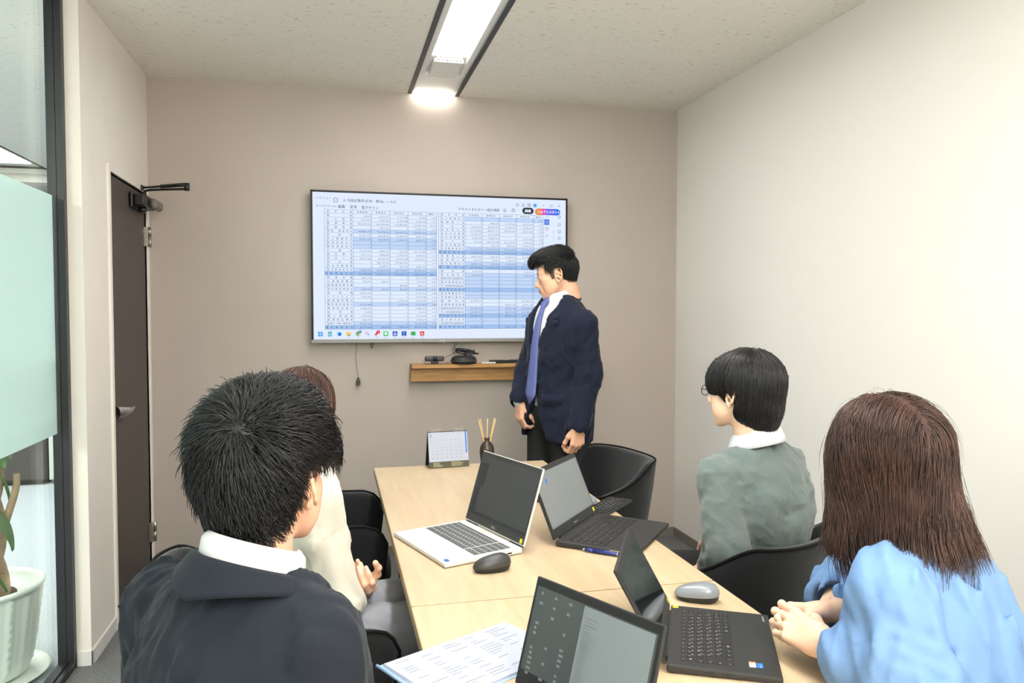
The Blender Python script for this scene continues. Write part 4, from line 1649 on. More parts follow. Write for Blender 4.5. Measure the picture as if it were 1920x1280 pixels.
srects('title_bar', [(-.095, 1.333, 1.965, 2.040)], 's_bar')
ROW0, ROWN = 1.951, 31
rh = (1.951 - 1.297) / ROWN
CL = [-.036, .117, .217, .318, .418, .520, .577]
CR = [.589, .740, .840, .940, 1.040, 1.142, 1.200]
left = ['勘 定 科 目', '現     金', '小 口 現 金', '普 通 預 金', '定 期 預 金', '現金・預金合計', '売  掛  金', '売上債権合計', '有価証券合計', '棚卸資産合計', '立  替  金', '前 払 費 用', '未 収 入 金', '仮  払  金', '仮払消費税等', '他流動資産合計', '流動資産合計', '附 属 設 備', '工具器具備品', '減価償却累計額', '有形固定資産計', '営  業  権', 'ソフトウェア', '減価償却累計', '無形固定資産計', '関係会社株式', '出  資  金', '差入保証金', '長期前払費用', '投資その他の資産合計', '固定資産合計']
right = ['勘 定 科 目', '仕入債務合計', '短期借入金', '未  払  金', '未払給与等', '未払法人税等', '未払消費税等', '預  り  金', '仮受消費税等', '他流動負債合計', '流動負債合計', '長期借入金', '役員借入金', '固定負債合計', '負 債 合 計', '資  本  金', '資本金合計', '新株式申込証拠金合計', '資本準備金合計', 'その他資本剰余金合計', '資本剰余金合計', '利益準備金合計', '任意積立金合計', '繰 越 利 益', '当期純損益金額', '繰越利益剰余金合計', 'その他利益剰余金合計', '利益剰余金合計', '自己株式合計', '自己株式申込証拠金合計', '株主資本合計']
hdr = ['前 期 繰 越', '期 間 借 方', '期 間 貸 方', '期 間 残 高', '構成比']
Ln = [
    ['54,507', '1,931,396', '402,533,032', '0', '404,481,994', '57,791,671', '57,791,671', '0', '0', '71,120,353', '5,531,121', '14,921,628', '0', '0', '90,832,676', '546,478,548', '1,861,705', '776,000', '0', '2,479,705', '15,550,900', '7,901,940', '0', '20,632,840', '13,449,550', '50,000', '6,710,000', '1,820,752', '22,020,302', '46,719,040'],
    ['2,191,971', '3,949,756', '461,549,402', '9,809,300', '702,398,906', '68,638,796', '68,638,796', '0', '0', '8,549,263', '3,864,505', '40,306,212', '283,909,905', '8,248,713', '296,822,412', '1,102,612,914', '0', '542,901', '0', '542,901', '0', '0', '0', '0', '0', '0', '0', '0', '0', '542,901'],
    ['2,191,978', '3,961,228', '172,483,832', '0', '218,667,022', '32,468,930', '32,468,930', '0', '0', '620,253', '2,753,102', '36,201,244', '100,809,302', '456,067', '250,298,821', '1,050,234,131', '0', '0', '586,803', '586,803', '0', '0', '3,133,006', '3,133,006', '0', '0', '0', '0', '0', '3,473,006'],
    ['93,766', '3,218,920', '210,981,022', '10,681,300', '239,857,004', '8,281,512', '8,281,512', '0', '0', '80,913,422', '3,639,361', '17,906,211', '0', '7,869,014', '80,340,622', '298,504,637', '5,501,793', '1,799,591', '-546,603', '4,401,205', '13,171,000', '7,503,040', '-3,174,000', '19,309,860', '13,449,550', '50,000', '6,710,000', '1,820,214', '22,020,304', '45,550,502'],
    ['0.03', '0.91', '59.52', '2.93', '66.23', '2.40', '2.40', '0.00', '0.00', '11.98', '0.10', '5.22', '0.00', '2.10', '22.72', '88.10', '0.24', '0.36', '-0.21', '0.33', '2.44', '2.10', '-0.83', '5.40', '3.70', '0.03', '1.59', '0.43', '7.13', '13.34']]
Rn = [
    ['0', '0', '12,206,203', '71,333,823', '33,032,600', '5,720,300', '206,000', '0', '119,063,500', '119,063,500', '28,670,000', '255,000', '38,720,500', '157,149,053', '3,000,000', '3,000,000', '0', '0', '0', '0', '0', '0', '133,947,109', '0', '133,947,109', '133,947,109', '133,947,109', '0', '0', '136,947,109'],
    ['0', '1,882,003', '82,612,009', '188,391,710', '23,212,800', '12,851,500', '555,352,044', '525,655', '1,906,217,022', '1,906,217,022', '1,250,000', '76,700', '1,325,700', '1,909,540,702', '0', '0', '0', '0', '0', '0', '0', '0', '0', '0', '0', '0', '0', '0', '0', '0'],
    ['0', '22,000,000', '26,475,711', '214,792,600', '0', '0', '551,213,207', '7,826,453', '1,990,026,802', '1,990,026,802', '23,080,000', '1,600,702', '22,606,700', '2,007,543,100', '0', '0', '0', '0', '0', '0', '0', '0', '0', '28,991,149', '28,991,149', '28,991,149', '28,991,149', '0', '0', '28,991,149'],
    ['0', '22,322,900', '13,895,900', '28,112,821', '0', '6,121,500', '5,816,022', '10,690,200', '117,650,300', '117,650,300', '52,244,200', '2,500,202', '58,594,200', '179,020,127', '3,000,000', '3,000,000', '0', '0', '0', '0', '0', '0', '133,947,109', '28,991,149', '162,938,258', '162,938,258', '162,938,258', '0', '0', '165,938,258'],
    ['0.00', '1.29', '3.13', '10.78', '0.00', '1.32', '0.08', '0.02', '20.11', '20.11', '15.20', '0.60', '15.80', '48.10', '1.02', '1.02', '0.00', '0.00', '0.00', '0.00', '0.00', '0.00', '40.20', '10.30', '50.10', '50.10', '50.10', '0.00', '0.00', '51.90']]
sh1L, sh2L = {5, 7, 8, 9, 15, 20, 24, 29}, {16, 30}
sh1R, sh2R = {1, 9, 13, 16, 17, 18, 19, 21, 22, 25, 26, 28, 29}, {10, 14, 20, 27, 30}
rects1, rects2, lines, lines2, cells = [], [], [], [], []
for C_, s1, s2 in ((CL, sh1L, sh2L), (CR, sh1R, sh2R)):
    for r in range(ROWN):
        zt, zb = ROW0 - r * rh, ROW0 - (r + 1) * rh
        if r in s2:
            rects2.append((C_[0], C_[-1], zb, zt))
        elif r in s1:
            rects1.append((C_[1], C_[-1], zb, zt))
        elif r:
            cells.append((C_[1], C_[-1], zb, zt)) if C_ is CR else None
        lines.append((C_[0] if (r in s1 or r in s2 or r < 2) else C_[0] + .013, C_[-1], zt - .0005, zt + .0005))
    lines.append((C_[0], C_[-1], 1.297 - .0005, 1.297 + .0005))
    for k, xx in enumerate(C_):
        lines.append((xx - .0006, xx + .0006, 1.292, ROW0))
    lines.append((C_[0] + .0126, C_[0] + .0136, 1.297, ROW0 - rh))
srects('shaded_rows', rects1, 's_sh1', 1)
srects('total_rows', rects2, 's_sh2', 1)
srects('grid_lines', lines, 's_line', 2)
TS = .0135


def column(strs, x, align, size=TS):
    # one text block per column, one line per table row
    base = ROW0 - rh + .0055
    step = rh / size
    return stext('\n'.join(strs), size, x, base, align=align, space=step)


for C_, names, nums in ((CL, left, Ln), (CR, right, Rn)):
    for r, s in enumerate(names):
        wd = (C_[1] - C_[0]) - .03
        chars = s if len(s.replace(' ', '')) > 7 else [c for c in s if c != ' ']
        zz = ROW0 - (r + 1) * rh + .0055
        x0 = C_[0] + (.010 if (r == 0) else .019)
        n_ = len(chars)
        for k, ch in enumerate(chars):
            pass
    # label glyphs spread over the width, joined column-wise into one mesh
    bm = bmesh.new()
    for r, s in enumerate(names):
        chars = [c for c in s if c != ' ']
        n_ = len(chars)
        zz = ROW0 - (r + 1) * rh + .0055
        xa, xb = C_[0] + (.006 if r in (sh2L if C_ is CL else sh2R) else .018), C_[1] - .013
        for k, ch in enumerate(chars):
            me = text_mesh(ch, .0125, 'CENTER')
            n0 = len(bm.verts)
            bm.from_mesh(me)
            bm.verts.ensure_lookup_table()
            xx = xa + (xb - xa) * (k / max(1, n_ - 1)) + .002
            for v in bm.verts[n0:]:
                v.co = Vector((v.co.x + xx - ox, -.0032 - DEPTH_STEP * 3, v.co.y + zz - oz))
    props(link('row_labels', bm_mesh('row_labels', bm), display, 's_text'), kind='stuff')
    for k in range(5):
        stext(hdr[k], .0115, (C_[k + 1] + C_[k + 2]) / 2, ROW0 - rh + .006, align='CENTER')
        base = ROW0 - 2 * rh + .0045
        strs = nums[k]
        sz = .0132
        bm = bmesh.new()
        for r, s in enumerate(strs):
            me = text_mesh(s, sz, 'RIGHT', 1.0, 1.08)
            n0 = len(bm.verts)
            bm.from_mesh(me)
            bm.verts.ensure_lookup_table()
            for v in bm.verts[n0:]:
                v.co = Vector((v.co.x + C_[k + 2] - .003 - ox, -.0032 - DEPTH_STEP * 3, v.co.y + base - r * rh - oz))
        link('numbers', bm_mesh('numbers', bm), display, 's_text')
# menus
stext('≡ メニュー', .0175, -.080, 2.006, 's_grey')
stext('☆ 残高試算表(月次・累計)...', .0185, .062, 1.995)
stext('×', .02, .270, 1.993, 's_grey')
stext('＋ 作成', .017, .297, 1.994, 's_grey')
stext('すべてのツール', .0155, -.082, 1.962)
stext('編集', .020, .036, 1.960, bold=.0)
stext('変換', .020, .100, 1.960)
stext('電子サイン', .019, .162, 1.959)
stext('テキストまたはツールを検索', .0185, .700, 1.967)
srects('tool_panel', [(1.207, 1.236, 1.62, 1.955), (1.285, 1.333, 1.30, 1.975)], 's_bar', 1)


def sdisc(name, x, z, r, m, lay=3, n=20, r2=0):
    bm = bmesh.new()
    y = -.0032 - DEPTH_STEP * lay
    o_ = [bm.verts.new((x + r * math.cos(2 * PI * k / n) - ox, y, z + r * math.sin(2 * PI * k / n) - oz)) for k in range(n)]
    if r2:
        i_ = [bm.verts.new((x + r2 * math.cos(2 * PI * k / n) - ox, y, z + r2 * math.sin(2 * PI * k / n) - oz)) for k in range(n)]
        for k in range(n):
            bm.faces.new((o_[k], o_[(k + 1) % n], i_[(k + 1) % n], i_[k]))
    else:
        bm.faces.new(o_)
    return link(name, bm_mesh(name, bm), display, m)


def sline(name, pts, w_, m, lay=4):
    bm = bmesh.new()
    y = -.0032 - DEPTH_STEP * lay
    for (x0, z0), (x1, z1) in zip(pts[:-1], pts[1:]):
        d = Vector((x1 - x0, z1 - z0)).normalized()
        n_ = Vector((-d.y, d.x)) * w_ / 2
        vs = [bm.verts.new((p[0] - ox, y, p[1] - oz)) for p in ((x0 + n_.x, z0 + n_.y), (x1 + n_.x, z1 + n_.y), (x1 - n_.x, z1 - n_.y), (x0 - n_.x, z0 - n_.y))]
        bm.faces.new(vs)
    return link(name, bm_mesh(name, bm), display, m)


def pill(name, x0, x1, z0, z1, mats, lay=3):
    r = (z1 - z0) / 2
    zc = (z0 + z1) / 2
    n_ = len(mats)
    for k, m in enumerate(mats):
        a, b = x0 + r + (x1 - x0 - 2 * r) * k / n_, x0 + r + (x1 - x0 - 2 * r) * (k + 1) / n_
        srects(name, [(a, b + .0003, z0, z1)], m, lay)
    sdisc(name, x0 + r, zc, r, mats[0], lay)
    sdisc(name, x1 - r, zc, r, mats[-1], lay)


# home outline, search, window buttons
sline('home_icon', [(.012, 2.004), (.025, 2.016), (.038, 2.004)], .002, 's_text')
sline('home_icon', [(.016, 2.005), (.016, 1.992), (.034, 1.992), (.034, 2.005)], .002, 's_text')
sdisc('search_icon', .876, 1.974, .0075, 's_text', 3, 20, .006)
sline('search_icon', [(.881, 1.969), (.887, 1.963)], .002, 's_text')
sdisc('info_icon', 1.045, 2.008, .010, 's_text', 3, 22, .0085)
sline('info_icon', [(1.045, 2.013), (1.045, 2.003)], .0016, 's_text')
sline('bell_icon', [(1.071, 2.001), (1.074, 2.013), (1.079, 2.017), (1.084, 2.013), (1.087, 2.001), (1.071, 2.001)], .0018, 's_text')
srects('apps_icon', [(1.105 + .007 * a, 1.109 + .007 * a, 2.0 + .007 * b, 2.004 + .007 * b) for a in range(3) for b in range(3)], 's_text', 3)
sdisc('account_icon', 1.150, 2.008, .011, 's_sky')
sline('minimise_icon', [(1.193, 2.008), (1.206, 2.008)], .0016, 's_text')
sline('restore_icon', [(1.242, 2.002), (1.254, 2.002), (1.254, 2.013), (1.242, 2.013), (1.242, 2.002)], .0014, 's_text')
sline('close_icon', [(1.290, 2.002), (1.301, 2.013)], .0014, 's_text')
sline('close_icon', [(1.301, 2.002), (1.290, 2.013)], .0014, 's_text')
sline('check_icon', [(.922, 1.968), (.934, 1.968), (.934, 1.980), (.922, 1.980), (.922, 1.968)], .0012, 's_lite')
sdisc('cloud_icon', .971, 1.974, .009, 's_text', 3, 18, .007)
sline('cloud_icon', [(.971, 1.966), (.971, 1.976)], .0016, 's_text')
sline('print_icon', [(1.012, 1.968), (1.030, 1.968), (1.030, 1.978), (1.012, 1.978), (1.012, 1.968)], .0018, 's_text')
sline('print_icon', [(1.015, 1.978), (1.015, 1.984), (1.027, 1.984), (1.027, 1.978)], .0016, 's_text')
pill('share_button', 1.074, 1.142, 1.957, 1.994, ['s_dark'])
stext('共有', .019, 1.108, 1.968, 's_white', 'CENTER', lay=5, bold=.0006)
pill('assistant_button', 1.150, 1.302, 1.954, 1.991, ['s_orange', 's_pink', 's_violet', 's_violet', 's_blue'])
stext('AI アシスタント', .0165, 1.182, 1.966, 's_white', lay=5, bold=.0004)
sdisc('assistant_icon', 1.171, 1.973, .008, 's_white', 5, 16, .006)
srects('blue_tool', [(1.206, 1.236, 1.898, 1.930)], 's_blue', 3)
sdisc('tool_icon', 1.221, 1.914, .008, 's_white', 5, 16, .0065)
sdisc('tool_icon', 1.221, 1.875, .009, 's_text', 3, 16, .0075)
sline('tool_icon', [(1.213, 1.826), (1.226, 1.842)], .002, 's_text')
sline('tool_icon', [(1.210, 1.945), (1.236, 1.945)], .0016, 's_lite')
sline('scroll_bar', [(1.262, 1.80), (1.262, 1.87)], .0014, 's_grey')
for zc in (1.945, 1.900, 1.860, 1.822):
    sline('side_icon', [(1.290, zc - .007), (1.303, zc - .007), (1.303, zc + .007), (1.290, zc + .007), (1.290, zc - .007)], .0018, 's_text')
# task bar
srects('task_bar', [(-.096, 1.334, 1.243, 1.292)], 's_bar', 1)
tx = lambda k: -.062 + k * .0505
tz = 1.271
srects('start_icon', [(tx(0) - .013, tx(0) - .001, tz - .013, tz - .001), (tx(0) + .001, tx(0) + .013, tz - .013, tz - .001), (tx(0) - .013, tx(0) - .001, tz + .001, tz + .013), (tx(0) + .001, tx(0) + .013, tz + .001, tz + .013)], 's_sky', 3)
srects('notes_icon', [(tx(1) - .010, tx(1) + .010, tz - .013, tz + .013)], 's_teal', 3)
srects('notes_icon', [(tx(1) - .007, tx(1) + .007, tz - .008 + k * .006, tz - .006 + k * .006) for k in range(3)], 's_white', 4)
sdisc('assistant_icon', tx(2), tz, .012, 's_sky')
sdisc('assistant_icon', tx(2) + .003, tz - .003, .006, 's_navy', 4)
srects('folder_icon', [(tx(3) - .013, tx(3) + .013, tz - .011, tz + .007)], 's_yellow', 3)
srects('folder_icon', [(tx(3) - .013, tx(3) - .002, tz + .007, tz + .012)], 's_yellow', 3)
srects('folder_icon', [(tx(3) - .008, tx(3) + .008, tz - .011, tz - .005)], 's_sky', 4)
sdisc('browser_icon', tx(4), tz, .013, 's_green', 3)
sline('browser_icon', [(tx(4) - .008, tz + .009), (tx(4) + .008, tz + .009)], .007, 's_red', 4)
sline('browser_icon', [(tx(4) + .004, tz - .010), (tx(4) + .010, tz + .002)], .007, 's_yellow', 4)
sdisc('browser_icon', tx(4), tz, .0065, 's_white', 5)
sdisc('browser_icon', tx(4), tz, .005, 's_navy', 6)
sdisc('badge', tx(4) + .011, tz + .012, .008, 's_teal', 7)
sline('snip_icon', [(tx(5) - .010, tz + .010), (tx(5) + .002, tz + .010), (tx(5) + .002, tz - .001), (tx(5) - .010, tz - .001), (tx(5) - .010, tz + .010)], .0018, 's_red', 3)
sline('snip_icon', [(tx(5) - .002, tz - .004), (tx(5) + .013, tz - .004)], .0018, 's_blue', 3)
sline('snip_icon', [(tx(5) + .006, tz + .004), (tx(5) + .006, tz - .013)], .0018, 's_blue', 3)
sline('star_icon', [(tx(6) - .011, tz - .004), (tx(6) + .009, tz + .002)], .006, 's_red', 3)
sline('star_icon', [(tx(6) - .004, tz - .012), (tx(6) + .001, tz + .010)], .006, 's_red', 3)
sdisc('badge', tx(6) + .009, tz + .010, .010, 's_red', 5)
stext('2', .014, tx(6) + .009, tz + .006, 's_white', 'CENTER', lay=6)
srects('chat_icon', [(tx(7) - .013, tx(7) + .013, tz - .013, tz + .013)], 's_green', 3)
sdisc('chat_icon', tx(7), tz + .001, .0085, 's_white', 4)
sline('chat_icon', [(tx(7) - .005, tz + .001), (tx(7) + .005, tz + .001)], .002, 's_green', 5)
srects('drive_icon', [(tx(8) - .013, tx(8) + .013, tz - .013, tz + .013)], 's_navy', 3)
sline('drive_icon', [(tx(8) - .008, tz - .006), (tx(8), tz + .008), (tx(8) + .008, tz - .006), (tx(8) - .008, tz - .006)], .003, 's_white', 4)
srects('document_icon', [(tx(9) - .013, tx(9) + .013, tz - .013, tz + .013)], 's_navy', 3)
stext('BT', .011, tx(9), tz + .001, 's_white', 'CENTER', lay=5)
stext('LX', .011, tx(9), tz - .011, 's_white', 'CENTER', lay=5)
srects('sheet_icon', [(tx(10) - .006, tx(10) + .014, tz - .011, tz + .011)], 's_green', 3)
srects('sheet_icon', [(tx(10) - .013, tx(10) + .003, tz - .008, tz + .008)], 's_dgreen', 4)
stext('X', .013, tx(10) - .005, tz - .0045, 's_white', 'CENTER', lay=5)
srects('reader_icon', [(tx(11) - .012, tx(11) + .012, tz - .012, tz + .012)], 's_red', 3)
sline('reader_icon', [(tx(11) - .007, tz - .006), (tx(11) - .001, tz + .008), (tx(11) + .001, tz - .001), (tx(11) + .008, tz - .005), (tx(11) - .005, tz - .003)], .0018, 's_white', 4)
srects('running_marks', [(tx(k) - .004, tx(k) + .004, 1.2495, 1.2512) for k in (3, 4, 6, 7, 8, 9, 10)] + [(tx(11) - .008, tx(11) + .008, 1.2495, 1.2512)], 's_text', 3)


# ------------------------------------------------------------------ people: tools
def frame(heading_deg, pitch_deg=0.0, roll_deg=0.0):
    """columns right, forward, up; heading clockwise from +y, pitch nods down, roll tilts to the right"""
    h, p, r = R(heading_deg), R(pitch_deg), R(roll_deg)
    f = V3(math.sin(h), math.cos(h), 0)
    rt = V3(math.cos(h), -math.sin(h), 0)
    u = V3(0, 0, 1)
    f, u = f * math.cos(p) - u * math.sin(p), u * math.cos(p) + f * math.sin(p)
    rt, u = rt * math.cos(r) - u * math.sin(r), u * math.cos(r) + rt * math.sin(r)
    return np.stack([rt, f, u], 1)


def at(o, Rm, r, f, u):
    return np.asarray(o, float) + Rm @ V3(r, f, u)


def head_prims(male=True, smile=0.0, ears=True, ear_out=.016):
    w_ = 1.0 if male else .95
    P = [
        ('u', 0, 'e', (0, -.018, .032), (.0735 * w_, .092, .084)),
        ('u', .03, 'e', (0, .030, .030), (.057, .056, .056)),
        ('u', .03, 'e', (0, .026, -.035), (.056 * w_, .058, .074)),
    ]
    for s in (-1, 1):
        P += [('u', .022, 'c', (s * .050, -.004, -.045), (s * .028, .056, -.094), .018, .014),
              ('u', .02, 'e', (s * .040, .053, -.022 + .004 * smile), (.021, .022, .019)),
              ('u', .03, 'e', (s * .040, .045, -.055), (.018, .022, .024))]
    P += [('u', .022, 'e', (0, .071, -.099), (.021, .017, .017)),
          ('u', .018, 'c', (-.032, .073, .020), (.032, .073, .020), .010, .010),
          ('u', .014, 'c', (0, .083, .006), (0, .101, -.030), .006, .009),
          ('u', .006, 'e', (0, .1055, -.035), (.0105, .0105, .009))]
    for s in (-1, 1):
        P += [('u', .006, 'e', (s * .012, .097, -.0395), (.007, .0095, .007)),
              ('s', .003, 'e', (s * .0065, .101, -.046), (.0035, .006, .003)),
              ('s', .012, 'e', (s * .031, .099, .001), (.016, .013, .011)),
              ('u', .004, 'e', (s * .031, .0765, -.001), (.015, .0125, .0115)),
              ('s', .002, 'e', (s * .031, .089, -.0015 + .001 * smile), (.0125, .007, .0030 - .0012 * smile))]
    P += [('u', .018, 'e', (0, .077, -.064), (.027, .018, .020))]
    cz = -.066 + .007 * smile
    for s in (-1, 1):
        P += [('u', .004, 'c', (0, .0945, -.0625), (s * .021, .084, cz + .001), .0042, .002),
              ('u', .004, 'c', (0, .0935, -.0710), (s * .019, .084, cz - .001), .0052, .002),
              ('u', .0, 'f', lambda P_: np.full(len(P_), 9.0))]
    P.append(groove([(-.022, .087, cz), (-.010, .094, -.0665), (.010, .094, -.0665), (.022, .087, cz)], .0022, .0035))
    if smile:
        for s in (-1, 1):
            P.append(groove([(s * .018, .094, -.042), (s * .030, .082, -.056), (s * .032, .076, -.070)], .0035, .002 * smile))
    P.append(('u', .02, 'c', (0, -.035, -.05), (0, -.045, -.12), .052 * w_, .052 * w_))
    if ears:
        for s in (-1, 1):
            ring = []
            for k in range(11):
                a = R(-70 + k * 31)
                yy = -.010 - .017 * math.cos(a) - .004 * math.sin(a)
                zz = -.006 + .030 * math.sin(a)
                ring.append((s * (.071 + ear_out * (.5 + .5 * math.cos(a)) * (1 - .2 * math.sin(a))), yy, zz))
            for a_, b_ in zip(ring[:-1], ring[1:]):
                P.append(('u', .003, 'c', a_, b_, .0034, .0034))
            P.append(('u', .004, 'c', (s * .072, -.004, .008), (s * .080, -.020, -.004), .006, .005))
            P.append(('u', .006, 'c', (s * .071, -.004, -.010), (s * .078, -.018, -.022), .008, .006))
            P.append(('u', .004, 'e', (s * .075, -.004, -.038), (.005, .008, .009)))
            P.append(('s', .003, 'e', (s * .083, -.009, -.014), (.007, .006, .010)))
    return P


def make_head(o, Rm, s, neck_to, male=True, smile=0.0, ears=True, neck_r=.058, h=.0026, ear_out=.016):
    """returns parts (V, F, mi) in world coordinates: slot 0 skin, 1 lips"""
    prims = head_prims(male, smile, ears, ear_out)
    nt = (Rm.T @ (np.asarray(neck_to) - o)) / s
    prims.append(('u', .02, 'c', (0, -.034, -.085), tuple(nt), neck_r * .92, neck_r * 1.1))
    fn = lambda P: evalp(prims, P)
    lo = np.minimum(V3(-.10, -.13, -.15), nt - .08)
    hi = np.maximum(V3(.10, .13, .13), nt + .08)
    V, F = surface(fn, lo, hi, h)
    c = V[F].mean(1)
    lip = (((c[:, 0] / .022) ** 2 + ((c[:, 2] + .0668 - .25 * np.abs(c[:, 0]) * smile) / .0085) ** 2) < 1) & (c[:, 1] > .080)
    return [(V * s @ Rm.T + o, F, lip.astype(int))]


def make_eyes(o, Rm, s, parent):
    for sx in (-1, 1):
        a = np.linspace(0, PI, 13)
        b = np.linspace(0, 2 * PI, 21)[:-1]
        V = []
        for t in a:
            for q in b:
                V.append((sx * .031 + .0118 * math.sin(t) * math.cos(q), .0765 + .0118 * math.cos(t), -.001 + .0118 * math.sin(t) * math.sin(q)))
        V = np.array(V)
        F, mi = [], []
        for i in range(12):
            for k in range(20):
                F.append((i * 20 + k, i * 20 + (k + 1) % 20, (i + 1) * 20 + (k + 1) % 20, (i + 1) * 20 + k))
                mi.append(1 if i < 3 else 0)
        link('eye', mesh_from('eye', [(V * s @ Rm.T + o, np.array(F), np.array(mi))]), parent, ['eye_white', 'eye_iris'])


def make_brows(o, Rm, s, parent, m):
    for sx in (-1, 1):
        prims = [('u', .002, 'c', (sx * .014, .0885, .0175), (sx * .030, .0855, .0225), .0028, .0032), ('u', .002, 'c', (sx * .030, .0855, .0225), (sx * .046, .073, .0175), .0032, .0016)]
        V, F = surface(lambda P: evalp(prims, P), (-.06, .06, .0), (.06, .10, .04), .0016)
        link('eyebrow', mesh_from('eyebrow', [(V * s @ Rm.T + o, F, 0)]), parent, m)


def hand_mesh(wrist, X, Y, Z, side, curls, spread=(0.10, .03, -.04, -.12), thumb=(40, 20, 25), s=1.0, forearm=None, h=.0022, thumb_fold=0.0):
    """X points to the thumb side, Y along the hand, Z out of its back (world axes).
    curls: 4 x (mcp, pip, dip) degrees. Returns (V,F,mi) in world; slot 0 skin, 1 nail (mi 2)"""
    prims = []
    mx = [.027, .009, -.010, -.027]
    my = [.086, .090, .085, .076]
    L = [(.042, .026, .021), (.046, .029, .022), (.043, .027, .022), (.034, .021, .019)]
    rr_ = [.0092, .0094, .0089, .0078]
    for i in range(4):
        prims.append(('u', .012, 'c', (mx[i] * .62, .008, -.004), (mx[i], my[i] - .004, 0), .0130, .0108))
    prims.append(('u', .014, 'c', (.020, .02, -.008), (.012, .06, -.010), .013, .010))
    prims.append(('u', .012, 'c', (-.020, .02, -.009), (-.022, .06, -.008), .012, .009))
    prims.append(('u', .02, 'c', (0, -.03, -.004), (0, .018, -.004), .0265, .026, ((0, 0, 1), .72)))
    nails = []

    def finger(p, dirv, nrm, lens, r0, bends, knuck=True):
        out = []
        p = V3(*p)
        d = unit(dirv)
        n = unit(nrm)
        r = r0
        for j, (ln, bd) in enumerate(zip(lens, bends)):
            b = R(bd)
            d2 = d * math.cos(b) - n * math.sin(b)
            n2 = n * math.cos(b) + d * math.sin(b)
            d, n = unit(d2), unit(n2)
            q = p + d * ln
            out.append(('u', .004, 'c', tuple(p), tuple(q), r, r * .90))
            if knuck:
                out.append(('u', .003, 'e', tuple(p + n * .0012), (r * 1.04,) * 3))
            p = q
            r *= .90
        nails.append((p - d * .004 + n * r * .75, d, n, r))
        return out
    for i in range(4):
        fd = unit((math.sin(spread[i]), math.cos(spread[i]), 0))
        pr = finger((mx[i], my[i], .001), fd, (0, 0, 1), L[i], rr_[i], curls[i])
        prims.append(('u', .0035, 'f', lambda P, q=pr: evalp(q, P)))
    ta, tb, tc = thumb
    td = unit((math.sin(R(ta)), math.cos(R(ta)), -.35 - thumb_fold))
    tn = unit(np.cross(np.cross(td, (-.75, .2, .62)), td) * 1.0)
    tn = unit(V3(.62, -.25, .70) - td * (V3(.62, -.25, .70) @ td))
    pr = finger((.021, .016, -.010), td, tn, (.044, .033, .026), .0122, (0, tb, tc))
    prims.append(('u', .008, 'f', lambda P, q=pr: evalp(q, P)))
    prims.append(('u', .012, 'c', (.018, .03, -.010), tuple(V3(.021, .016, -.010) + td * .036), .012, .010))
    B = np.stack([unit(X), unit(Y), unit(Z)], 1)
    if forearm is not None:
        fl = (B.T @ (np.asarray(forearm) - wrist)) / s
        prims.append(('u', .015, 'c', (0, -.02, -.004), tuple(fl), .026, .036, ((0, 0, 1), .85)))
        lo = np.minimum(V3(-.06, -.05, -.12), fl - .05)
        hi = np.maximum(V3(.10, .21, .05), fl + .05)
    else:
        lo, hi = V3(-.06, -.07, -.12), V3(.10, .21, .05)
    V, F = surface(lambda P: evalp(prims, P), lo, hi, h)
    c = V[F].mean(1)
    mi = np.zeros(len(F), int)
    for (p, d, n, r) in nails:
        q = c - p
        hit = ((q @ d / (r * .85)) ** 2 + (np.linalg.norm(q - np.outer(q @ d, d) - np.outer(q @ n, n), axis=1) / (r * .68)) ** 2 < 1) & (q @ n > -.0015)
        mi[hit] = 2
    if np.linalg.det(B) < 0:
        F = F[:, ::-1]
    return (V * s @ B.T + wrist, F, mi)


CURL_RELAX = ((18, 30, 18), (22, 35, 20), (26, 38, 22), (30, 40, 24))
CURL_FIST = ((55, 75, 45), (60, 78, 45), (64, 80, 45), (68, 80, 45))
CURL_HALF = ((30, 50, 30), (35, 55, 30), (40, 58, 32), (45, 60, 32))


def hair_field(cap, n, length, flow, K=9, lift=(0.0, .006), r0=.0006, seed=1, grav=(0, 0, -1), g=.35, region=None, avoid=None, stick=1.0, wave=0.0, jitter=.25, inertia=.75, start=(0, .004), h=.006, bounds=((-.2, -.22, -.4), (.2, .2, .2))):
    """cap: prims of the hair volume in head coordinates; strands run over its surface"""
    fn = (lambda P: evalp(cap, P))
    V, F = surface(fn, bounds[0], bounds[1], h)
    rng = np.random.default_rng(seed)
    pick = V
    if region is not None:
        pick = V[region(V)]
    p = pick[rng.integers(0, len(pick), n)] + rng.normal(size=(n, 3)) * .003
    L = length(p, rng) if callable(length) else np.full(n, length) * rng.uniform(.7, 1.1, n)
    off = rng.uniform(lift[0], lift[1], n)
    G = unit(grav)
    d = flow(p)
    d = d + rng.normal(size=(n, 3)) * jitter
    d /= np.linalg.norm(d, axis=1, keepdims=True)
    path = [p.copy()]
    e = .004
    ph = rng.uniform(0, 6.28, n)
    for k in range(K - 1):
        st = (L / (K - 1))[:, None]
        fl = flow(p)
        d = d * inertia + fl * (1 - inertia) + G * g * (k + 1) / K
        if wave:
            d = d + wave * np.stack([np.sin(ph + k * 1.3 + p[:, 2] * 60), np.cos(ph * .7 + k * 1.1 + p[:, 2] * 55), np.zeros(n)], 1)
        d /= np.linalg.norm(d, axis=1, keepdims=True)
        p = p + d * st
        v = fn(p)
        gr = np.stack([fn(p + V3(e, 0, 0)), fn(p + V3(0, e, 0)), fn(p + V3(0, 0, e))], 1) - v[:, None]
        gr /= np.linalg.norm(gr, axis=1, keepdims=True) + 1e-9
        tgt = off
        push = np.where(v < tgt, tgt - v, (tgt - v) * .5 * stick * (np.abs(v) < .03))
        p = p + gr * push[:, None]
        path.append(p.copy())
    S = np.stack(path, 1)
    if avoid is not None:
        bad = (evalp(avoid, S.reshape(-1, 3)).reshape(S.shape[:2]) < 0).any(1)
        S = S[~bad]
    return (V, F), S


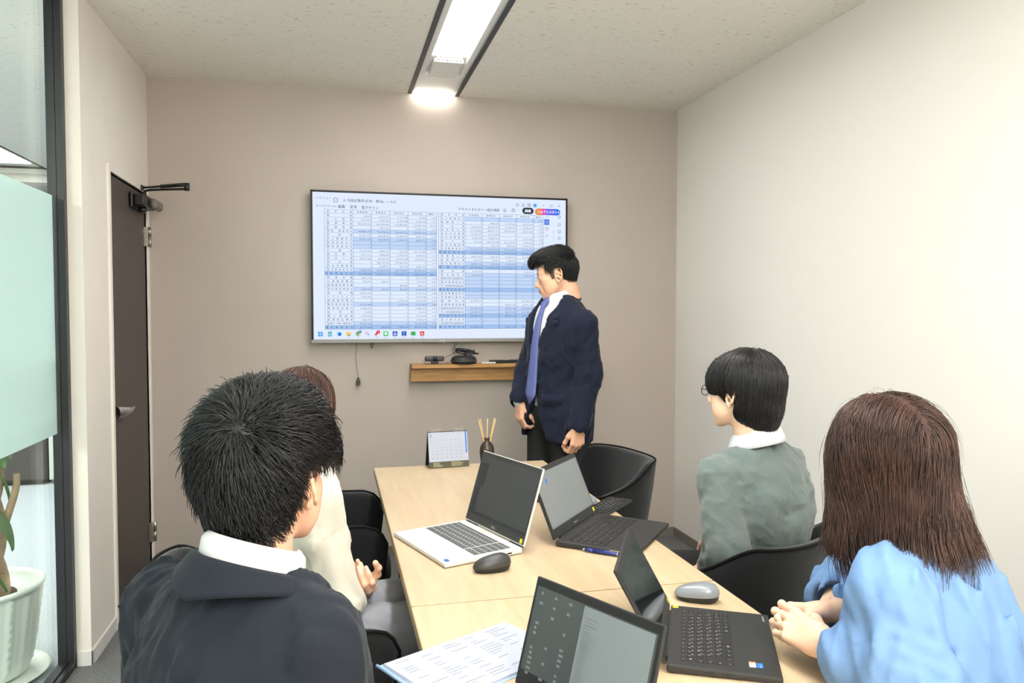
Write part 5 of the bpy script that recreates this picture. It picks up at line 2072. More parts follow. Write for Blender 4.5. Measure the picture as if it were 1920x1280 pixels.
def torso_prims(Rm, N, hip, w_, d_, sh, off=0.0, bust=0.0, slope=0.0):
    """trunk from neck base N to hip; w_, d_: half width/depth of the chest"""
    N, hip = np.asarray(N, float), np.asarray(hip, float)
    ax = unit(N - hip)
    fw = Rm[:, 1] - ax * (Rm[:, 1] @ ax)
    fw = unit(fw)
    rt = unit(np.cross(fw, ax))
    T = np.stack([rt, fw, ax], 1)
    ln = np.linalg.norm(N - hip)
    P = [('u', 0, 'e', N - ax * .20 + fw * .005, (w_ + off, d_ + off, .20 + off), T),
         ('u', .06, 'e', N - ax * (ln * .66) + fw * .015, (w_ * .86 + off, d_ * .95 + off, .19 + off), T),
         ('u', .06, 'e', hip + ax * .02, (w_ * .93 + off, d_ * 1.02 + off, .13 + off), T)]
    for s_, S in ((-1, sh[0]), (1, sh[1])):
        P.append(('u', .04, 'c', N - ax * (.040 + slope) + rt * s_ * .035, np.asarray(S) - ax * .004, .036 + off, .040 + off))
    if bust:
        for s_ in (-1, 1):
            P.append(('u', .04, 'e', N - ax * .22 + fw * (d_ * .72) + rt * s_ * .07, (.055 + off, .05 + off, .055 + off), T))
    return P, T


def arm_prims(S, E, W, r, off=0.0, k=.03):
    return [('u', k, 'c', S, E, r[0] + off, r[1] + off), ('u', k, 'c', E, W, r[1] + off, r[2] + off)]


def leg_prims(Hh, Kn, An, r, off=0.0):
    return [('u', .04, 'c', Hh, Kn, r[0] + off, r[1] + off), ('u', .03, 'c', Kn, An, r[1] + off, r[2] + off)]


def shoe(An, fwd, parent, m='shoe', nm='shoe'):
    An = np.asarray(An, float)
    f = unit(V3(fwd[0], fwd[1], 0))
    g = V3(An[0], An[1], 0)
    P = [('u', 0, 'c', g + V3(0, 0, .035) - f * .04, g + f * .13 + V3(0, 0, .028), .036, .034, (V3(0, 0, 1), .8)),
         ('u', .02, 'c', g + V3(0, 0, .045), An + V3(0, 0, -.01), .036, .042),
         ('i', .003, 'h', g + V3(0, 0, .001), (0, 0, -1))]
    lo, hi = bounds_of(P[:2], .02)
    o = sdf_obj(nm, P, lo, hi, .006, m, parent)
    return o


def collar(name, N, T, prof, a0, a1, m, parent, rx=.066, ry=.072, cf=-.012, drop=.05, n=41, thick=.0025, sdrop=0.0):
    """band round the neck. prof: list of (outward, height); a: angle from the front, opening between -a0..a0"""
    G = []
    for a in np.linspace(a0, 2 * PI - a0, n):
        c = math.cos(a)
        fr = max(0, c) ** 1.5
        row = []
        for (ow, z) in prof:
            x = (rx + ow) * math.sin(a)
            y = cf + (ry + ow) * c
            row.append(N + T @ V3(x, y, z - drop * (.5 + .5 * c) - sdrop * abs(math.sin(a)) * max(0.0, min(1.0, (.03 - z) / .05))))
        G.append(row)
    return grid_mesh(name, np.array(G), m, parent, thick=thick)


def person(label, loc, group=None):
    return None


def body_obj(label, parts, skin, name='person'):
    me = mesh_from('person', parts)
    me.materials.append(M[skin])
    me.materials.append(M['lip'])
    me.materials.append(M['nail'])
    o = bpy.data.objects.new(name, me)
    COL.objects.link(o)
    return props(o, label, 'person')


def add_hair(parent, o, Rm, s, sets, capm, strm, cap_mi=True, name='hair'):
    """sets: list of ((V,F), strands, r0)"""
    parts = []
    for (VF, S, r0) in sets:
        if VF is not None:
            parts.append((VF[0] * s @ Rm.T + o, VF[1], 0))
        V, F = strands_mesh(S * s @ Rm.T + o, r0)
        parts.append((V, F, 0))
    return link(name, mesh_from(name, parts), parent, strm)


# ------------------------------------------------------------------ person 1: man in the dark suit, nearest at left
def coarse(prims, h=.012, pad=.04):
    lo, hi = bounds_of(prims, pad)
    V, F = surface(lambda P: evalp(prims, P), lo, hi, h)
    return (V, F, 0)


def near_man():
    Rb = frame(46)
    N = V3(-.103, 1.128, 1.036)
    hip = at(N, Rb, -.03, -.06, -.49)
    SL, SR = at(N, Rb, -.238, .01, -.108), at(N, Rb, .108, .0, -.095)
    EL, ER = at(N, Rb, -.285, .02, -.38), at(N, Rb, .140, .04, -.38)
    WL, WR = at(N, Rb, -.10, .24, -.43), at(N, Rb, .10, .24, -.43)
    Rh = frame(28, 0)
    H0 = V3(-.094, 1.170, 1.152)
    s = .935
    parts = make_head(H0, Rh, s, at(N, Rb, 0, 0, -.05), True, 0, True, .052, ear_out=.024)
    tp, T = torso_prims(Rb, N, hip, .155, .100, (SL, SR), -.020)
    arms = arm_prims(SL, EL, WL, (.050, .042, .030), -.012) + arm_prims(SR, ER, WR, (.050, .042, .030), -.012)
    HL, HR = at(hip, Rb, -.09, 0, 0), at(hip, Rb, .09, 0, 0)
    KL, KR = at(hip, Rb, -.13, .40, -.03), at(hip, Rb, .11, .40, -.03)
    AL, AR = at(KL, Rb, 0, .02, -.43), at(KR, Rb, 0, .02, -.43)
    legs = leg_prims(HL, KL, AL, (.075, .055, .04)) + leg_prims(HR, KR, AR, (.075, .055, .04))
    parts.append(coarse(tp + arms + legs))
    for W_, E_, sd in ((WL, EL, 1), (WR, ER, -1)):
        Y = unit(Rb @ V3(sd * .25, .9, -.15))
        Z = V3(0, 0, 1)
        X = np.cross(Y, Z) * sd
        parts.append(hand_mesh(W_ + Y * .01, X, Y, unit(np.cross(X, Y)) * (1 if sd > 0 else -1), sd, CURL_RELAX, forearm=(W_ + (E_ - W_) * .3), h=.003))
    me = body_obj('person in a dark navy suit seen from behind, seated nearest at the left', parts, 'skin')
    make_eyes(H0, Rh, s, me)
    make_brows(H0, Rh, s, me, 'hair_black')
    # shirt: neck part showing above the jacket
    sp = torso_prims(Rb, N, hip, .160, .105, (SL, SR), -.014)[0]
    sdf_obj('shirt', sp, *bounds_of(sp, .03), .012, 'shirt_white', me)
    collar('shirt_collar', N, T, [(-.008, .040), (-.006, .052), (.0, .054), (.008, .044), (.010, .020), (.004, .0)], .35, 0, 'shirt_white', me, rx=.060, ry=.066, drop=.035)
    # jacket
    jp = torso_prims(Rb, N, hip, .172, .122, (SL, SR), .012, slope=.012)[0]
    jp.append(('u', .06, 'e', at(N, Rb, -.055, -.005, -.26), (.180, .125, .20), T))
    jp += arm_prims(SL, EL, WL, (.050, .050, .038), .010, .04) + arm_prims(SR, ER, WR, (.050, .050, .038), .010, .04)
    jp += [('s', .01, 'c', at(N, Rb, 0, .0, .065), at(N, Rb, 0, -.0, .12), .050, .07)]
    jp.append(('s', .004, 'f', lambda P: np.maximum(np.abs(((P - N) @ T)[:, 0]) - (.004 + np.clip((((P - N) @ T)[:, 2] + .32) / .34, 0, 1.1) * .06), .02 - ((P - N) @ T)[:, 1])))
    for sd, S_, E_ in ((-1, SL, EL), (1, SR, ER)):
        pts = [at(S_, Rb, -sd * .035, .03, .055), at(S_, Rb, -sd * .03, -.04, .05), at(S_, Rb, -sd * .025, -.09, -.02), at(S_, Rb, -sd * .05, -.095, -.12)]
        jp.append(groove(pts, .006, .0035))
    jp.append(groove([at(N, Rb, 0, -.09, -.02), at(N, Rb, 0, -.135, -.15), at(N, Rb, 0, -.15, -.45)], .004, .0022))
    # broad soft folds across the back and at the armholes
    jp.append(groove([at(N, Rb, -.13, -.11, -.13), at(N, Rb, -.05, -.13, -.17)], .016, -.004))
    jp.append(groove([at(N, Rb, .15, -.09, -.13), at(N, Rb, .06, -.12, -.20), at(N, Rb, -.02, -.13, -.24)], .016, -.005))
    jp.append(groove([at(N, Rb, .17, -.08, -.20), at(N, Rb, .09, -.12, -.27)], .014, -.004))
    jp.append(groove([at(SL, Rb, -.01, -.06, -.06), at(SL, Rb, .03, -.09, -.16)], .012, .004))
    post = lambda P, d: d + folds(P, 3, 42, .0050, ((0, 0, 1), .5)) + folds(P, 8, 110, .0012) + creases(P, 81, 30, .005)
    lo, hi = bounds_of(jp, .03)
    sdf_obj('jacket', jp, lo, hi, .0075, 'suit_dark', me, post)
    collar('jacket_collar', N, T, [(.002, .010), (.004, .024), (.009, .027), (.017, .018), (.024, -.002), (.031, -.020), (.034, -.026), (.030, -.029)], .30, 0, 'suit_dark', me, rx=.064, ry=.072, cf=-.012, drop=.045, thick=.003, sdrop=-.032)
    tr = leg_prims(HL, KL, AL, (.085, .066, .052), .006) + leg_prims(HR, KR, AR, (.085, .066, .052), .006)
    tr += [('u', .05, 'e', hip, (.16, .13, .10), T)]
    sdf_obj('trousers', tr, *bounds_of(tr, .03), .012, 'trouser_charcoal', me)
    shoe(AL, Rb[:, 1], me)
    shoe(AR, Rb[:, 1], me)
    # hair
    cap = [('u', 0, 'e', (0, -.022, .046), (.083, .100, .100)),
           ('u', .03, 'e', (0, .02, .074), (.078, .085, .076)),
           ('u', .03, 'e', (0, -.055, .0), (.068, .062, .076)),
           ('u', .02, 'e', (0, -.052, -.060), (.052, .042, .048)),
           ('u', .02, 'e', (.052, .052, .028), (.036, .040, .050)),
           ('s', .012, 'b', (0, .085, -.075), (.12, .065, .10), None, .02),
           ('s', .010, 'e', (.082, -.006, -.020), (.03, .022, .040)),
           ('s', .010, 'e', (-.082, -.006, -.020), (.03, .022, .040)),
           ('i', .01, 'h', (0, 0, -.092), (0, .25, -1))]
    whorl = V3(.020, -.100, .088)

    def flow(P):
        q = P - whorl
        n_ = P - V3(0, -.02, .03)
        n_ /= np.linalg.norm(n_, axis=1, keepdims=True)
        t = q - n_ * (q * n_).sum(1, keepdims=True)
        t /= np.linalg.norm(t, axis=1, keepdims=True) + 1e-6
        sw = np.cross(n_, t)
        up = np.clip((P[:, 2:3] - .02) / .08, 0, 1)
        return t * 1.0 + sw * .25 + n_ * (.15 + .30 * up)

    def length(p, rng):
        t = np.clip((p[:, 2] + .08) / .15, 0, 1)
        return (.016 + .026 * t) * rng.uniform(.5, 1.25, len(p))
    AV = [('u', 0, 'e', (.080, .004, -.020), (.020, .026, .034)), ('u', 0, 'e', (-.080, .004, -.020), (.020, .026, .034)), ('u', 0, 'b', (0, .09, -.07), (.10, .055, .075))]
    VF, S1 = hair_field(cap, 13000, length, flow, K=7, lift=(.0, .010), r0=.0006, seed=4, g=.30, stick=.15, jitter=.42, inertia=.8, h=.005, avoid=AV)
    # fringe combed to the right temple
    _, S2 = hair_field(cap, 1500, .06, lambda P: flow(P) * .6 + V3(.15, .3, -.35), K=8, lift=(0, .006), seed=5, g=.5, stick=.3, jitter=.2,
                       region=lambda V: (V[:, 1] > .035) & (V[:, 2] > .01), h=.005)
    add_hair(me, H0, Rh, s, [(VF, S1, .00085), (None, S2, .0008)], 'hair_black', 'hair_black')
    return me


near_man()


# ------------------------------------------------------------------ person 2: cream sweater
def cream_person():
    Rb = frame(78)
    N = V3(-.075, 2.105, 1.010)
    hip = at(N, Rb, 0, -.08, -.475)
    SL, SR = at(N, Rb, -.155, 0, -.075), at(N, Rb, .155, 0, -.075)
    EL, ER = at(N, Rb, -.20, .03, -.33), at(N, Rb, .185, .045, -.345)
    WL, WR = V3(.085, 2.16, .628), V3(.045, 2.035, .636)
    Rh = frame(15, 2)
    H0 = V3(-.075, 2.115, 1.132)
    s = .90
    parts = make_head(H0, Rh, s, at(N, Rb, 0, 0, -.05), False, 0, True, .050, h=.0035)
    tp, T = torso_prims(Rb, N, hip, .155, .100, (SL, SR), -.010)
    arms = arm_prims(SL, EL, WL, (.040, .034, .026), -.010) + arm_prims(SR, ER, WR, (.040, .034, .026), -.010)
    HL, HR = at(hip, Rb, -.085, .02, 0), at(hip, Rb, .085, .02, 0)
    KL, KR = at(hip, Rb, -.09, .43, .0), at(hip, Rb, .10, .43, .0)
    AL, AR = at(KL, Rb, 0, .02, -.44), at(KR, Rb, 0, .02, -.44)
    legs = leg_prims(HL, KL, AL, (.068, .052, .036)) + leg_prims(HR, KR, AR, (.068, .052, .036))
    parts.append(coarse(tp + arms + legs))
    # hands loosely folded on the lap, palms up
    Y = unit(V3(.15, .85, .10))
    Z = unit(V3(.45, .1, -.9) - Y * (V3(.45, .1, -.9) @ Y))
    X = -unit(np.cross(Y, Z))
    parts.append(hand_mesh(WR, X, Y, Z, -1, ((25, 45, 25), (30, 45, 25), (34, 48, 25), (40, 50, 25)), spread=(.03, .0, -.02, -.05), thumb=(22, 15, 15), s=.86, h=.0028))
    Y = unit(V3(-.05, -.90, .15))
    Xa = unit(np.cross(Y, V3(.4, .1, -1)))
    parts.append(hand_mesh(WL, Xa, Y, unit(np.cross(Xa, Y)), 1, CURL_HALF, s=.92, h=.0028))
    me = body_obj('person in a cream sweater and grey trousers half hidden behind the dark suit', parts, 'skin_pale')
    make_eyes(H0, Rh, s, me)
    make_brows(H0, Rh, s, me, 'hair_red')
    jp = torso_prims(Rb, N, hip, .160, .108, (SL, SR), .012, bust=1)[0]
    jp += arm_prims(SL, EL, WL - (WL - EL) * .12, (.050, .046, .034), .006, .035) + arm_prims(SR, ER, WR - (WR - ER) * .10, (.052, .049, .034), .006, .035)
    jp.append(('u', .012, 'c', at(SR, Rb, .0, -.0, -.06), at(SR, Rb, .01, .0, -.10), .064, .056))
    jp.append(groove([at(SR, Rb, .05, -.06, -.075), at(SR, Rb, .065, .0, -.095), at(SR, Rb, .05, .06, -.075)], .005, .0035))
    jp.append(('u', .006, 'c', WR + (ER - WR) * .20, WR + (ER - WR) * .02, .036, .033))
    jp.append(('u', .006, 'c', WL + (EL - WL) * .20, WL + (EL - WL) * .02, .036, .033))
    for k in range(5):
        q = ER + (WR - ER) * (.1 + .13 * k)
        jp.append(groove([q + V3(.03, -.04, .03), q + V3(-.03, -.05, -.02), q + V3(-.04, 0, -.04)], .006, .003))
    jp.append(('s', .008, 'c', at(N, Rb, 0, .02, .0), at(N, Rb, 0, .01, .10), .058, .07))
    post = lambda P, d: d + folds(P, 12, 45, .006, ((0, 0, 1), .6)) + folds(P, 13, 120, .0012) + creases(P, 82, 30, .003)
    sdf_obj('sweater', jp, *bounds_of(jp, .03), .0075, 'sweater', me, post)
    tr = leg_prims(HL, KL, AL, (.082, .066, .058), .004) + leg_prims(HR, KR, AR, (.082, .066, .058), .004)
    tr += [('u', .05, 'e', hip, (.155, .125, .10), T)]
    post = lambda P, d: d + folds(P, 15, 50, .005)
    sdf_obj('trousers', tr, *bounds_of(tr, .03), .009, 'trouser_grey', me, post)
    shoe(AL, Rb[:, 1], me)
    shoe(AR, Rb[:, 1], me)
    cap = [('u', 0, 'e', (0, -.020, .038), (.084, .102, .090)),
           ('u', .04, 'e', (0, -.035, -.03), (.084, .085, .12)),
           ('s', .012, 'b', (0, .095, -.06), (.060, .075, .12), None, .03),
           ('i', .02, 'h', (0, 0, -.15), (0, 0, -1))]

    def flow(P):
        n_ = P - V3(0, -.02, .03)
        n_ /= np.linalg.norm(n_, axis=1, keepdims=True)
        t = np.stack([P[:, 0] * 9, -(P[:, 1] + .03) * 0 + np.where(P[:, 1] > -.02, .2, -.5), -np.ones(len(P)) * .9], 1)
        t = t - n_ * (t * n_).sum(1, keepdims=True)
        return t / (np.linalg.norm(t, axis=1, keepdims=True) + 1e-6)
    VF, S1 = hair_field(cap, 5000, .12, flow, K=9, lift=(.0, .005), seed=6, g=.3, stick=1.0, jitter=.06, h=.006, avoid=[('u', 0, 'e', (0, .12, -.04), (.055, .06, .11)), ('u', 0, 'h', (0, 0, -.165), (0, 0, 1)), ('u', 0, 'b', (0, .17, 0), (.3, .06, .3)), ('u', 0, 'b', (.17, 0, 0), (.06, .3, .3)), ('u', 0, 'b', (-.17, 0, 0), (.06, .3, .3))])
    add_hair(me, H0, Rh, s, [(VF, S1, .0008)], 'hair_red', 'hair_red')
    return me


cream_person()


# ------------------------------------------------------------------ person 3: the presenter standing by the screen
def presenter():
    Rb = frame(-108)
    N = V3(1.074, 3.565, 1.474)
    hip = V3(1.085, 3.600, .92)
    SL, SR = at(N, Rb, -.178, -.01, -.134), at(N, Rb, .165, .01, -.128)
    EL, WL = V3(1.165, 3.395, 1.10), V3(1.105, 3.365, .865)
    ER, WR = V3(.955, 3.735, 1.10), V3(.895, 3.660, .955)
    Rh = frame(-74, 12)
    H0 = V3(1.052, 3.565, 1.572)
    s = .98
    parts = make_head(H0, Rh, s, at(N, Rb, 0, -.01, -.06), True, 1.0, True, .052)
    tp, T = torso_prims(Rb, N, hip, .175, .125, (SL, SR), -.014)
    arms = arm_prims(SL, EL, WL, (.050, .042, .030), -.012) + arm_prims(SR, ER, WR, (.050, .042, .030), -.012)
    HL, HR = at(hip, Rb, -.09, 0, -.02), at(hip, Rb, .09, 0, -.02)
    AL, AR = at(hip, Rb, -.12, .0, -.83), at(hip, Rb, .13, .03, -.83)
    KL, KR = (HL + AL) / 2 + Rb[:, 1] * .02, (HR + AR) / 2 + Rb[:, 1] * .02
    legs = leg_prims(HL, KL, AL, (.08, .055, .04)) + leg_prims(HR, KR, AR, (.08, .055, .04))
    parts.append(coarse(tp + arms + legs))
    # left hand: loose fist, back of the hand to the camera
    Y = unit(V3(-.12, -.05, -1))
    Z = unit(V3(.25, -1, .0) - Y * (V3(.25, -1, 0) @ Y))
    X = unit(V3(-1, -.2, 0) - Y * (V3(-1, -.2, 0) @ Y))
    X = unit(X - Z * (X @ Z))
    parts.append(hand_mesh(WL, X, Y, Z, 1, ((35, 60, 40), (40, 66, 40), (44, 70, 40), (48, 70, 40)), thumb=(22, 15, 20), s=1.0, h=.0024))
    Y = unit(V3(-.05, -.15, -1))
    Z = unit(V3(-.95, -.3, .0) - Y * (V3(-.95, -.3, 0) @ Y))
    X = unit(np.cross(Y, Z))
    X = X if X @ V3(.2, -1, 0) > 0 else -X
    parts.append(hand_mesh(WR, X, Y, Z, -1, CURL_HALF, thumb=(28, 15, 20), s=1.0, h=.0024))
    me = body_obj('person in a navy jacket and blue tie standing beside the wall screen', parts, 'skin')
    make_eyes(H0, Rh, s, me)
    make_brows(H0, Rh, s, me, 'hair_black')
    # shirt
    sp = torso_prims(Rb, N, hip, .175, .128, (SL, SR), -.002)[0]
    for W_, E_ in ((WL, EL), (WR, ER)):
        sp.append(('u', .004, 'c', W_ + (E_ - W_) * .22, W_ + (E_ - W_) * -.005, .034, .033))
    sdf_obj('shirt', sp, *bounds_of(sp, .02), .009, 'shirt_white', me, lambda P, d: d + folds(P, 4, 60, .0022))
    collar('shirt_collar', N, T, [(-.006, .038), (-.003, .054), (.002, .056), (.008, .042), (.014, .012), (.020, -.014)], .16, 0, 'shirt_white', me, rx=.060, ry=.068, cf=-.002, drop=.048)
    # jacket
    jp = torso_prims(Rb, N, hip, .182, .134, (SL, SR), .010, slope=.006)[0]
    jp.append(('u', .05, 'c', at(hip, Rb, -.05, .01, .05), at(hip, Rb, -.05, .02, -.12), .150, .160, (Rb[:, 1], .86)))
    jp.append(('u', .05, 'c', at(hip, Rb, .05, .01, .05), at(hip, Rb, .05, .02, -.12), .150, .160, (Rb[:, 1], .86)))
    jp += arm_prims(SL, EL, WL + (EL - WL) * .03, (.050, .050, .042), .008, .03) + arm_prims(SR, ER, WR + (ER - WR) * .05, (.048, .048, .042), .008, .03)
    # hem, rounded front corners
    jp.append(('i', .006, 'h', at(hip, Rb, 0, 0, -.14), (0, 0, -1)))
    # V opening down to the button and the cutaway below it
    bt = at(N, Rb, 0, .15, -.40)

    def vcut(P):
        Q = (P - N) @ T
        x, y, z = Q[:, 0], Q[:, 1], Q[:, 2]
        wv = .010 + np.clip((z + .40) / .42, 0, 1.2) * .080
        wl = .004 + np.clip((-.42 - z) / .26, 0, 1) ** 1.6 * .11
        hw = np.where(z > -.405, wv, wl)
        return np.maximum(np.abs(x) - hw, .03 - y)
    jp.append(('s', .004, 'f', vcut))
    jp.append(('s', .008, 'c', at(N, Rb, 0, .0, .02), at(N, Rb, 0, .0, .12), .064, .08))
    # cuffs open at the wrists
    for W_, E_ in ((WL, EL), (WR, ER)):
        jp.append(('s', .003, 'c', W_ + (E_ - W_) * .10, W_ - (E_ - W_) * .2, .036, .040))
    # lapels
    for sd in (-1, 1):
        l0 = at(N, T, sd * .080, .045, -.035)
        l1 = at(N, T, sd * .096, .108, -.13)
        l2 = at(N, T, sd * .062, .138, -.25)
        l3 = at(N, T, sd * .020, .156, -.39)
        jp += [('u', .003, 'c', l0, l1, .020, .034, (T[:, 1], .30)), ('u', .003, 'c', l1, l2, .034, .026, (T[:, 1], .30)), ('u', .003, 'c', l2, l3, .026, .010, (T[:, 1], .30))]
        jp.append(groove([at(N, T, sd * .155, .085, -.115), at(N, T, sd * .100, .125, -.105)], .004, .006))
        jp.append(('s', .002, 'f', lambda P, sd=sd: np.maximum(np.abs(((P - N) @ T)[:, 0]) - (.006 + np.clip((((P - N) @ T)[:, 2] + .40) / .42, 0, 1.2) * .058), np.maximum(.06 - ((P - N) @ T)[:, 1], -.41 - ((P - N) @ T)[:, 2]))))
        S_ = SL if sd < 0 else SR
        jp.append(groove([at(S_, T, -sd * .03, .07, .03), at(S_, T, -sd * .028, .0, .058), at(S_, T, -sd * .03, -.07, .02)], .005, .003))
        jp.append(groove([at(S_, T, -sd * .030, .085, .01), at(S_, T, -sd * .035, .10, -.06), at(S_, T, -sd * .03, .085, -.13)], .006, .006))
    # sleeve folds at the elbows
    for E_, W_ in ((EL, WL), (ER, WR)):
        for k in range(4):
            q = E_ + V3(0, 0, .06 - .045 * k)
            jp.append(groove([q + Rb @ V3(-.06, -.02, .02), q + Rb @ V3(-.04, .05, -.01), q + Rb @ V3(.02, .06, -.02)], .009, .004 * (-1) ** k))
    post = lambda P, d: d + folds(P, 21, 40, .0045, ((0, 0, 1), .6)) + folds(P, 22, 110, .0010) + creases(P, 83, 30, .0045)
    lo, hi = bounds_of(jp, .03)
    jk = sdf_obj('jacket', jp, lo, hi, .0058, 'suit_navy', me, post)
    collar('jacket_collar', N, T, [(.004, .022), (.006, .036), (.012, .038), (.020, .026), (.028, -.002), (.034, -.022), (.030, -.026)], .80, 0, 'suit_navy', me, rx=.062, ry=.069, cf=-.002, drop=.075, thick=.003, sdrop=-.015)
    # pocket flap, welt, buttons
    fl_c = at(hip, T, -.118, .110, .075)
    n1 = unit(T @ V3(-.62, .78, 0))
    t1 = unit(np.cross(V3(0, 0, 1), n1))
    G = []
    for u in np.linspace(-1, 1, 9):
        p = fl_c + t1 * u * .062
        dd_ = -.012 * u * u
        G.append([p + n1 * (dd_ + .016) + V3(0, 0, .025), p + n1 * (dd_ + .020) + V3(0, 0, .0), p + n1 * (dd_ + .018) + V3(0, 0, -.028)])
    grid_mesh('pocket_flap', np.array(G), 'suit_navy', me, thick=.004)
    for k in range(4):
        c_ = WL + (EL - WL) * (.06 + .055 * k)
        n_ = unit(V3(.75, -.66, 0))
        p = c_ + n_ * .048
        tube('button', [p, p + n_ * .006], .0065, 'button', me, 12)
    p = at(N, T, .0, .158, -.41)
    tube('button', [p, p + T[:, 1] * .008], .010, 'button', me, 14)
    # tie
    kn = at(N, T, 0, .082, -.040)
    spine = [(0, .088, -.030), (0, .100, -.065), (0, .122, -.13), (0, .140, -.22), (0, .150, -.32), (.0, .160, -.41), (.0, .168, -.47), (0, .166, -.475)]
    wd = [.018, .014, .020, .027, .034, .040, .042, .0]
    sp_ = smooth_path([tuple(at(N, T, *q)) for q in spine[:7]], 4)
    ws = np.interp(np.linspace(0, 6, len(sp_)), range(7), wd[:7])
    G = []
    for p, w0 in zip(sp_, ws):
        p = np.array(p)
        G.append([p + T[:, 0] * w0 * u + T[:, 1] * (.006 - .004 * u * u) for u in (-1, -.5, 0, .5, 1)])
    tip = np.array(sp_[-1]) + V3(0, 0, -.045) + T[:, 1] * .002
    G.append([tip + T[:, 0] * .002 * u + T[:, 1] * .004 for u in (-1, -.5, 0, .5, 1)])
    grid_mesh('tie', np.array(G), 'tie', me, thick=.006)
    kp = [('u', 0, 'c', kn + V3(0, 0, .012), kn - V3(0, 0, .016) + T[:, 1] * .006, .020, .012, (T[:, 1], .6))]
    sdf_obj('tie_knot', kp, *bounds_of(kp, .01), .003, 'tie', me)
    # trousers
    tr = leg_prims(HL, KL, AL, (.098, .078, .062), .006) + leg_prims(HR, KR, AR, (.098, .078, .062), .006)
    tr += [('u', .05, 'e', hip + V3(0, 0, -.01), (.165, .135, .12), T), ('i', .004, 'h', V3(1, 3.6, .06), (0, 0, -1))]
    sdf_obj('trousers', tr, *bounds_of(tr[:-1], .03), .009, 'trouser_charcoal', me, lambda P, d: d + folds(P, 31, 16, .005, ((0, 0, 1), .4)))
    shoe(V3(AL[0], AL[1], .09), Rb[:, 1], me)
    shoe(V3(AR[0], AR[1], .09), Rb[:, 1], me)
    # hair: short sides, wavy top combed forward
    cap = [('u', 0, 'e', (0, -.016, .050), (.0755, .094, .080)),
           ('u', .03, 'e', (0, .042, .088), (.060, .064, .042)),
           ('u', .02, 'e', (0, .084, .084), (.036, .020, .015)),
           ('u', .03, 'e', (0, -.056, .0), (.064, .045, .066)),
           ('s', .010, 'b', (0, .105, -.06), (.12, .070, .122), None, .02),
           ('s', .008, 'b', (0, .03, -.08), (.12, .055, .098), None, .02),
           ('s', .008, 'e', (.080, -.008, -.016), (.03, .022, .042)),
           ('s', .008, 'e', (-.080, -.008, -.016), (.03, .022, .042)),
           ('i', .01, 'h', (0, 0, -.078), (0, .3, -1))]

    def flow(P):
        n_ = P - V3(0, -.02, .03)
        n_ /= np.linalg.norm(n_, axis=1, keepdims=True)
        top = np.clip((P[:, 2:3] - .03) / .05, 0, 1)
        t = np.stack([P[:, 0] * 3, np.full(len(P), 1.0), np.full(len(P), .15)], 1) * top + np.stack([P[:, 0] * 0, np.full(len(P), -.35), np.full(len(P), -1.)], 1) * (1 - top)
        t = t - n_ * (t * n_).sum(1, keepdims=True)
        t /= np.linalg.norm(t, axis=1, keepdims=True) + 1e-6
        return t + n_ * .22 * top

    def length(p, rng):
        t = np.clip((p[:, 2] + .02) / .08, 0, 1)
        return (.014 + .046 * t) * rng.uniform(.6, 1.2, len(p))
    VF, S1 = hair_field(cap, 7000, length, flow, K=8, lift=(.0, .007), seed=7, g=.12, stick=.4, jitter=.30, wave=.30, h=.005, avoid=[('u', 0, 'b', (0, .115, -.06), (.10, .055, .105)), ('u', 0, 'e', (.08, 0, -.02), (.02, .03, .035)), ('u', 0, 'e', (-.08, 0, -.02), (.02, .03, .035))])
    add_hair(me, H0, Rh, s, [(VF, S1, .0011)], 'hair_black', 'hair_black')
    crop = head_prims(True, 1.0, False) + [('i', .002, 'b', (0, -.025, .012), (.12, .062, .034), None, .012)]
    V, F = surface(lambda P: evalp(crop[:-1], P) - .0016, (-.10, -.12, -.05), (.10, .10, .08), .004)
    c = V[F].mean(1)
    F = F[(c[:, 1] > -.105) & (c[:, 1] < .030 + .25 * (c[:, 2] - .0)) & (c[:, 2] > np.where(c[:, 1] > .006, -.022, np.where(c[:, 1] < -.03, -.035, .022))) & (c[:, 2] < .06)]
    link('cropped_sides', mesh_from('cropped_sides', [(V * s @ Rh.T + H0, F, 0)]), me, 'hair_crop')
    return me


presenter()


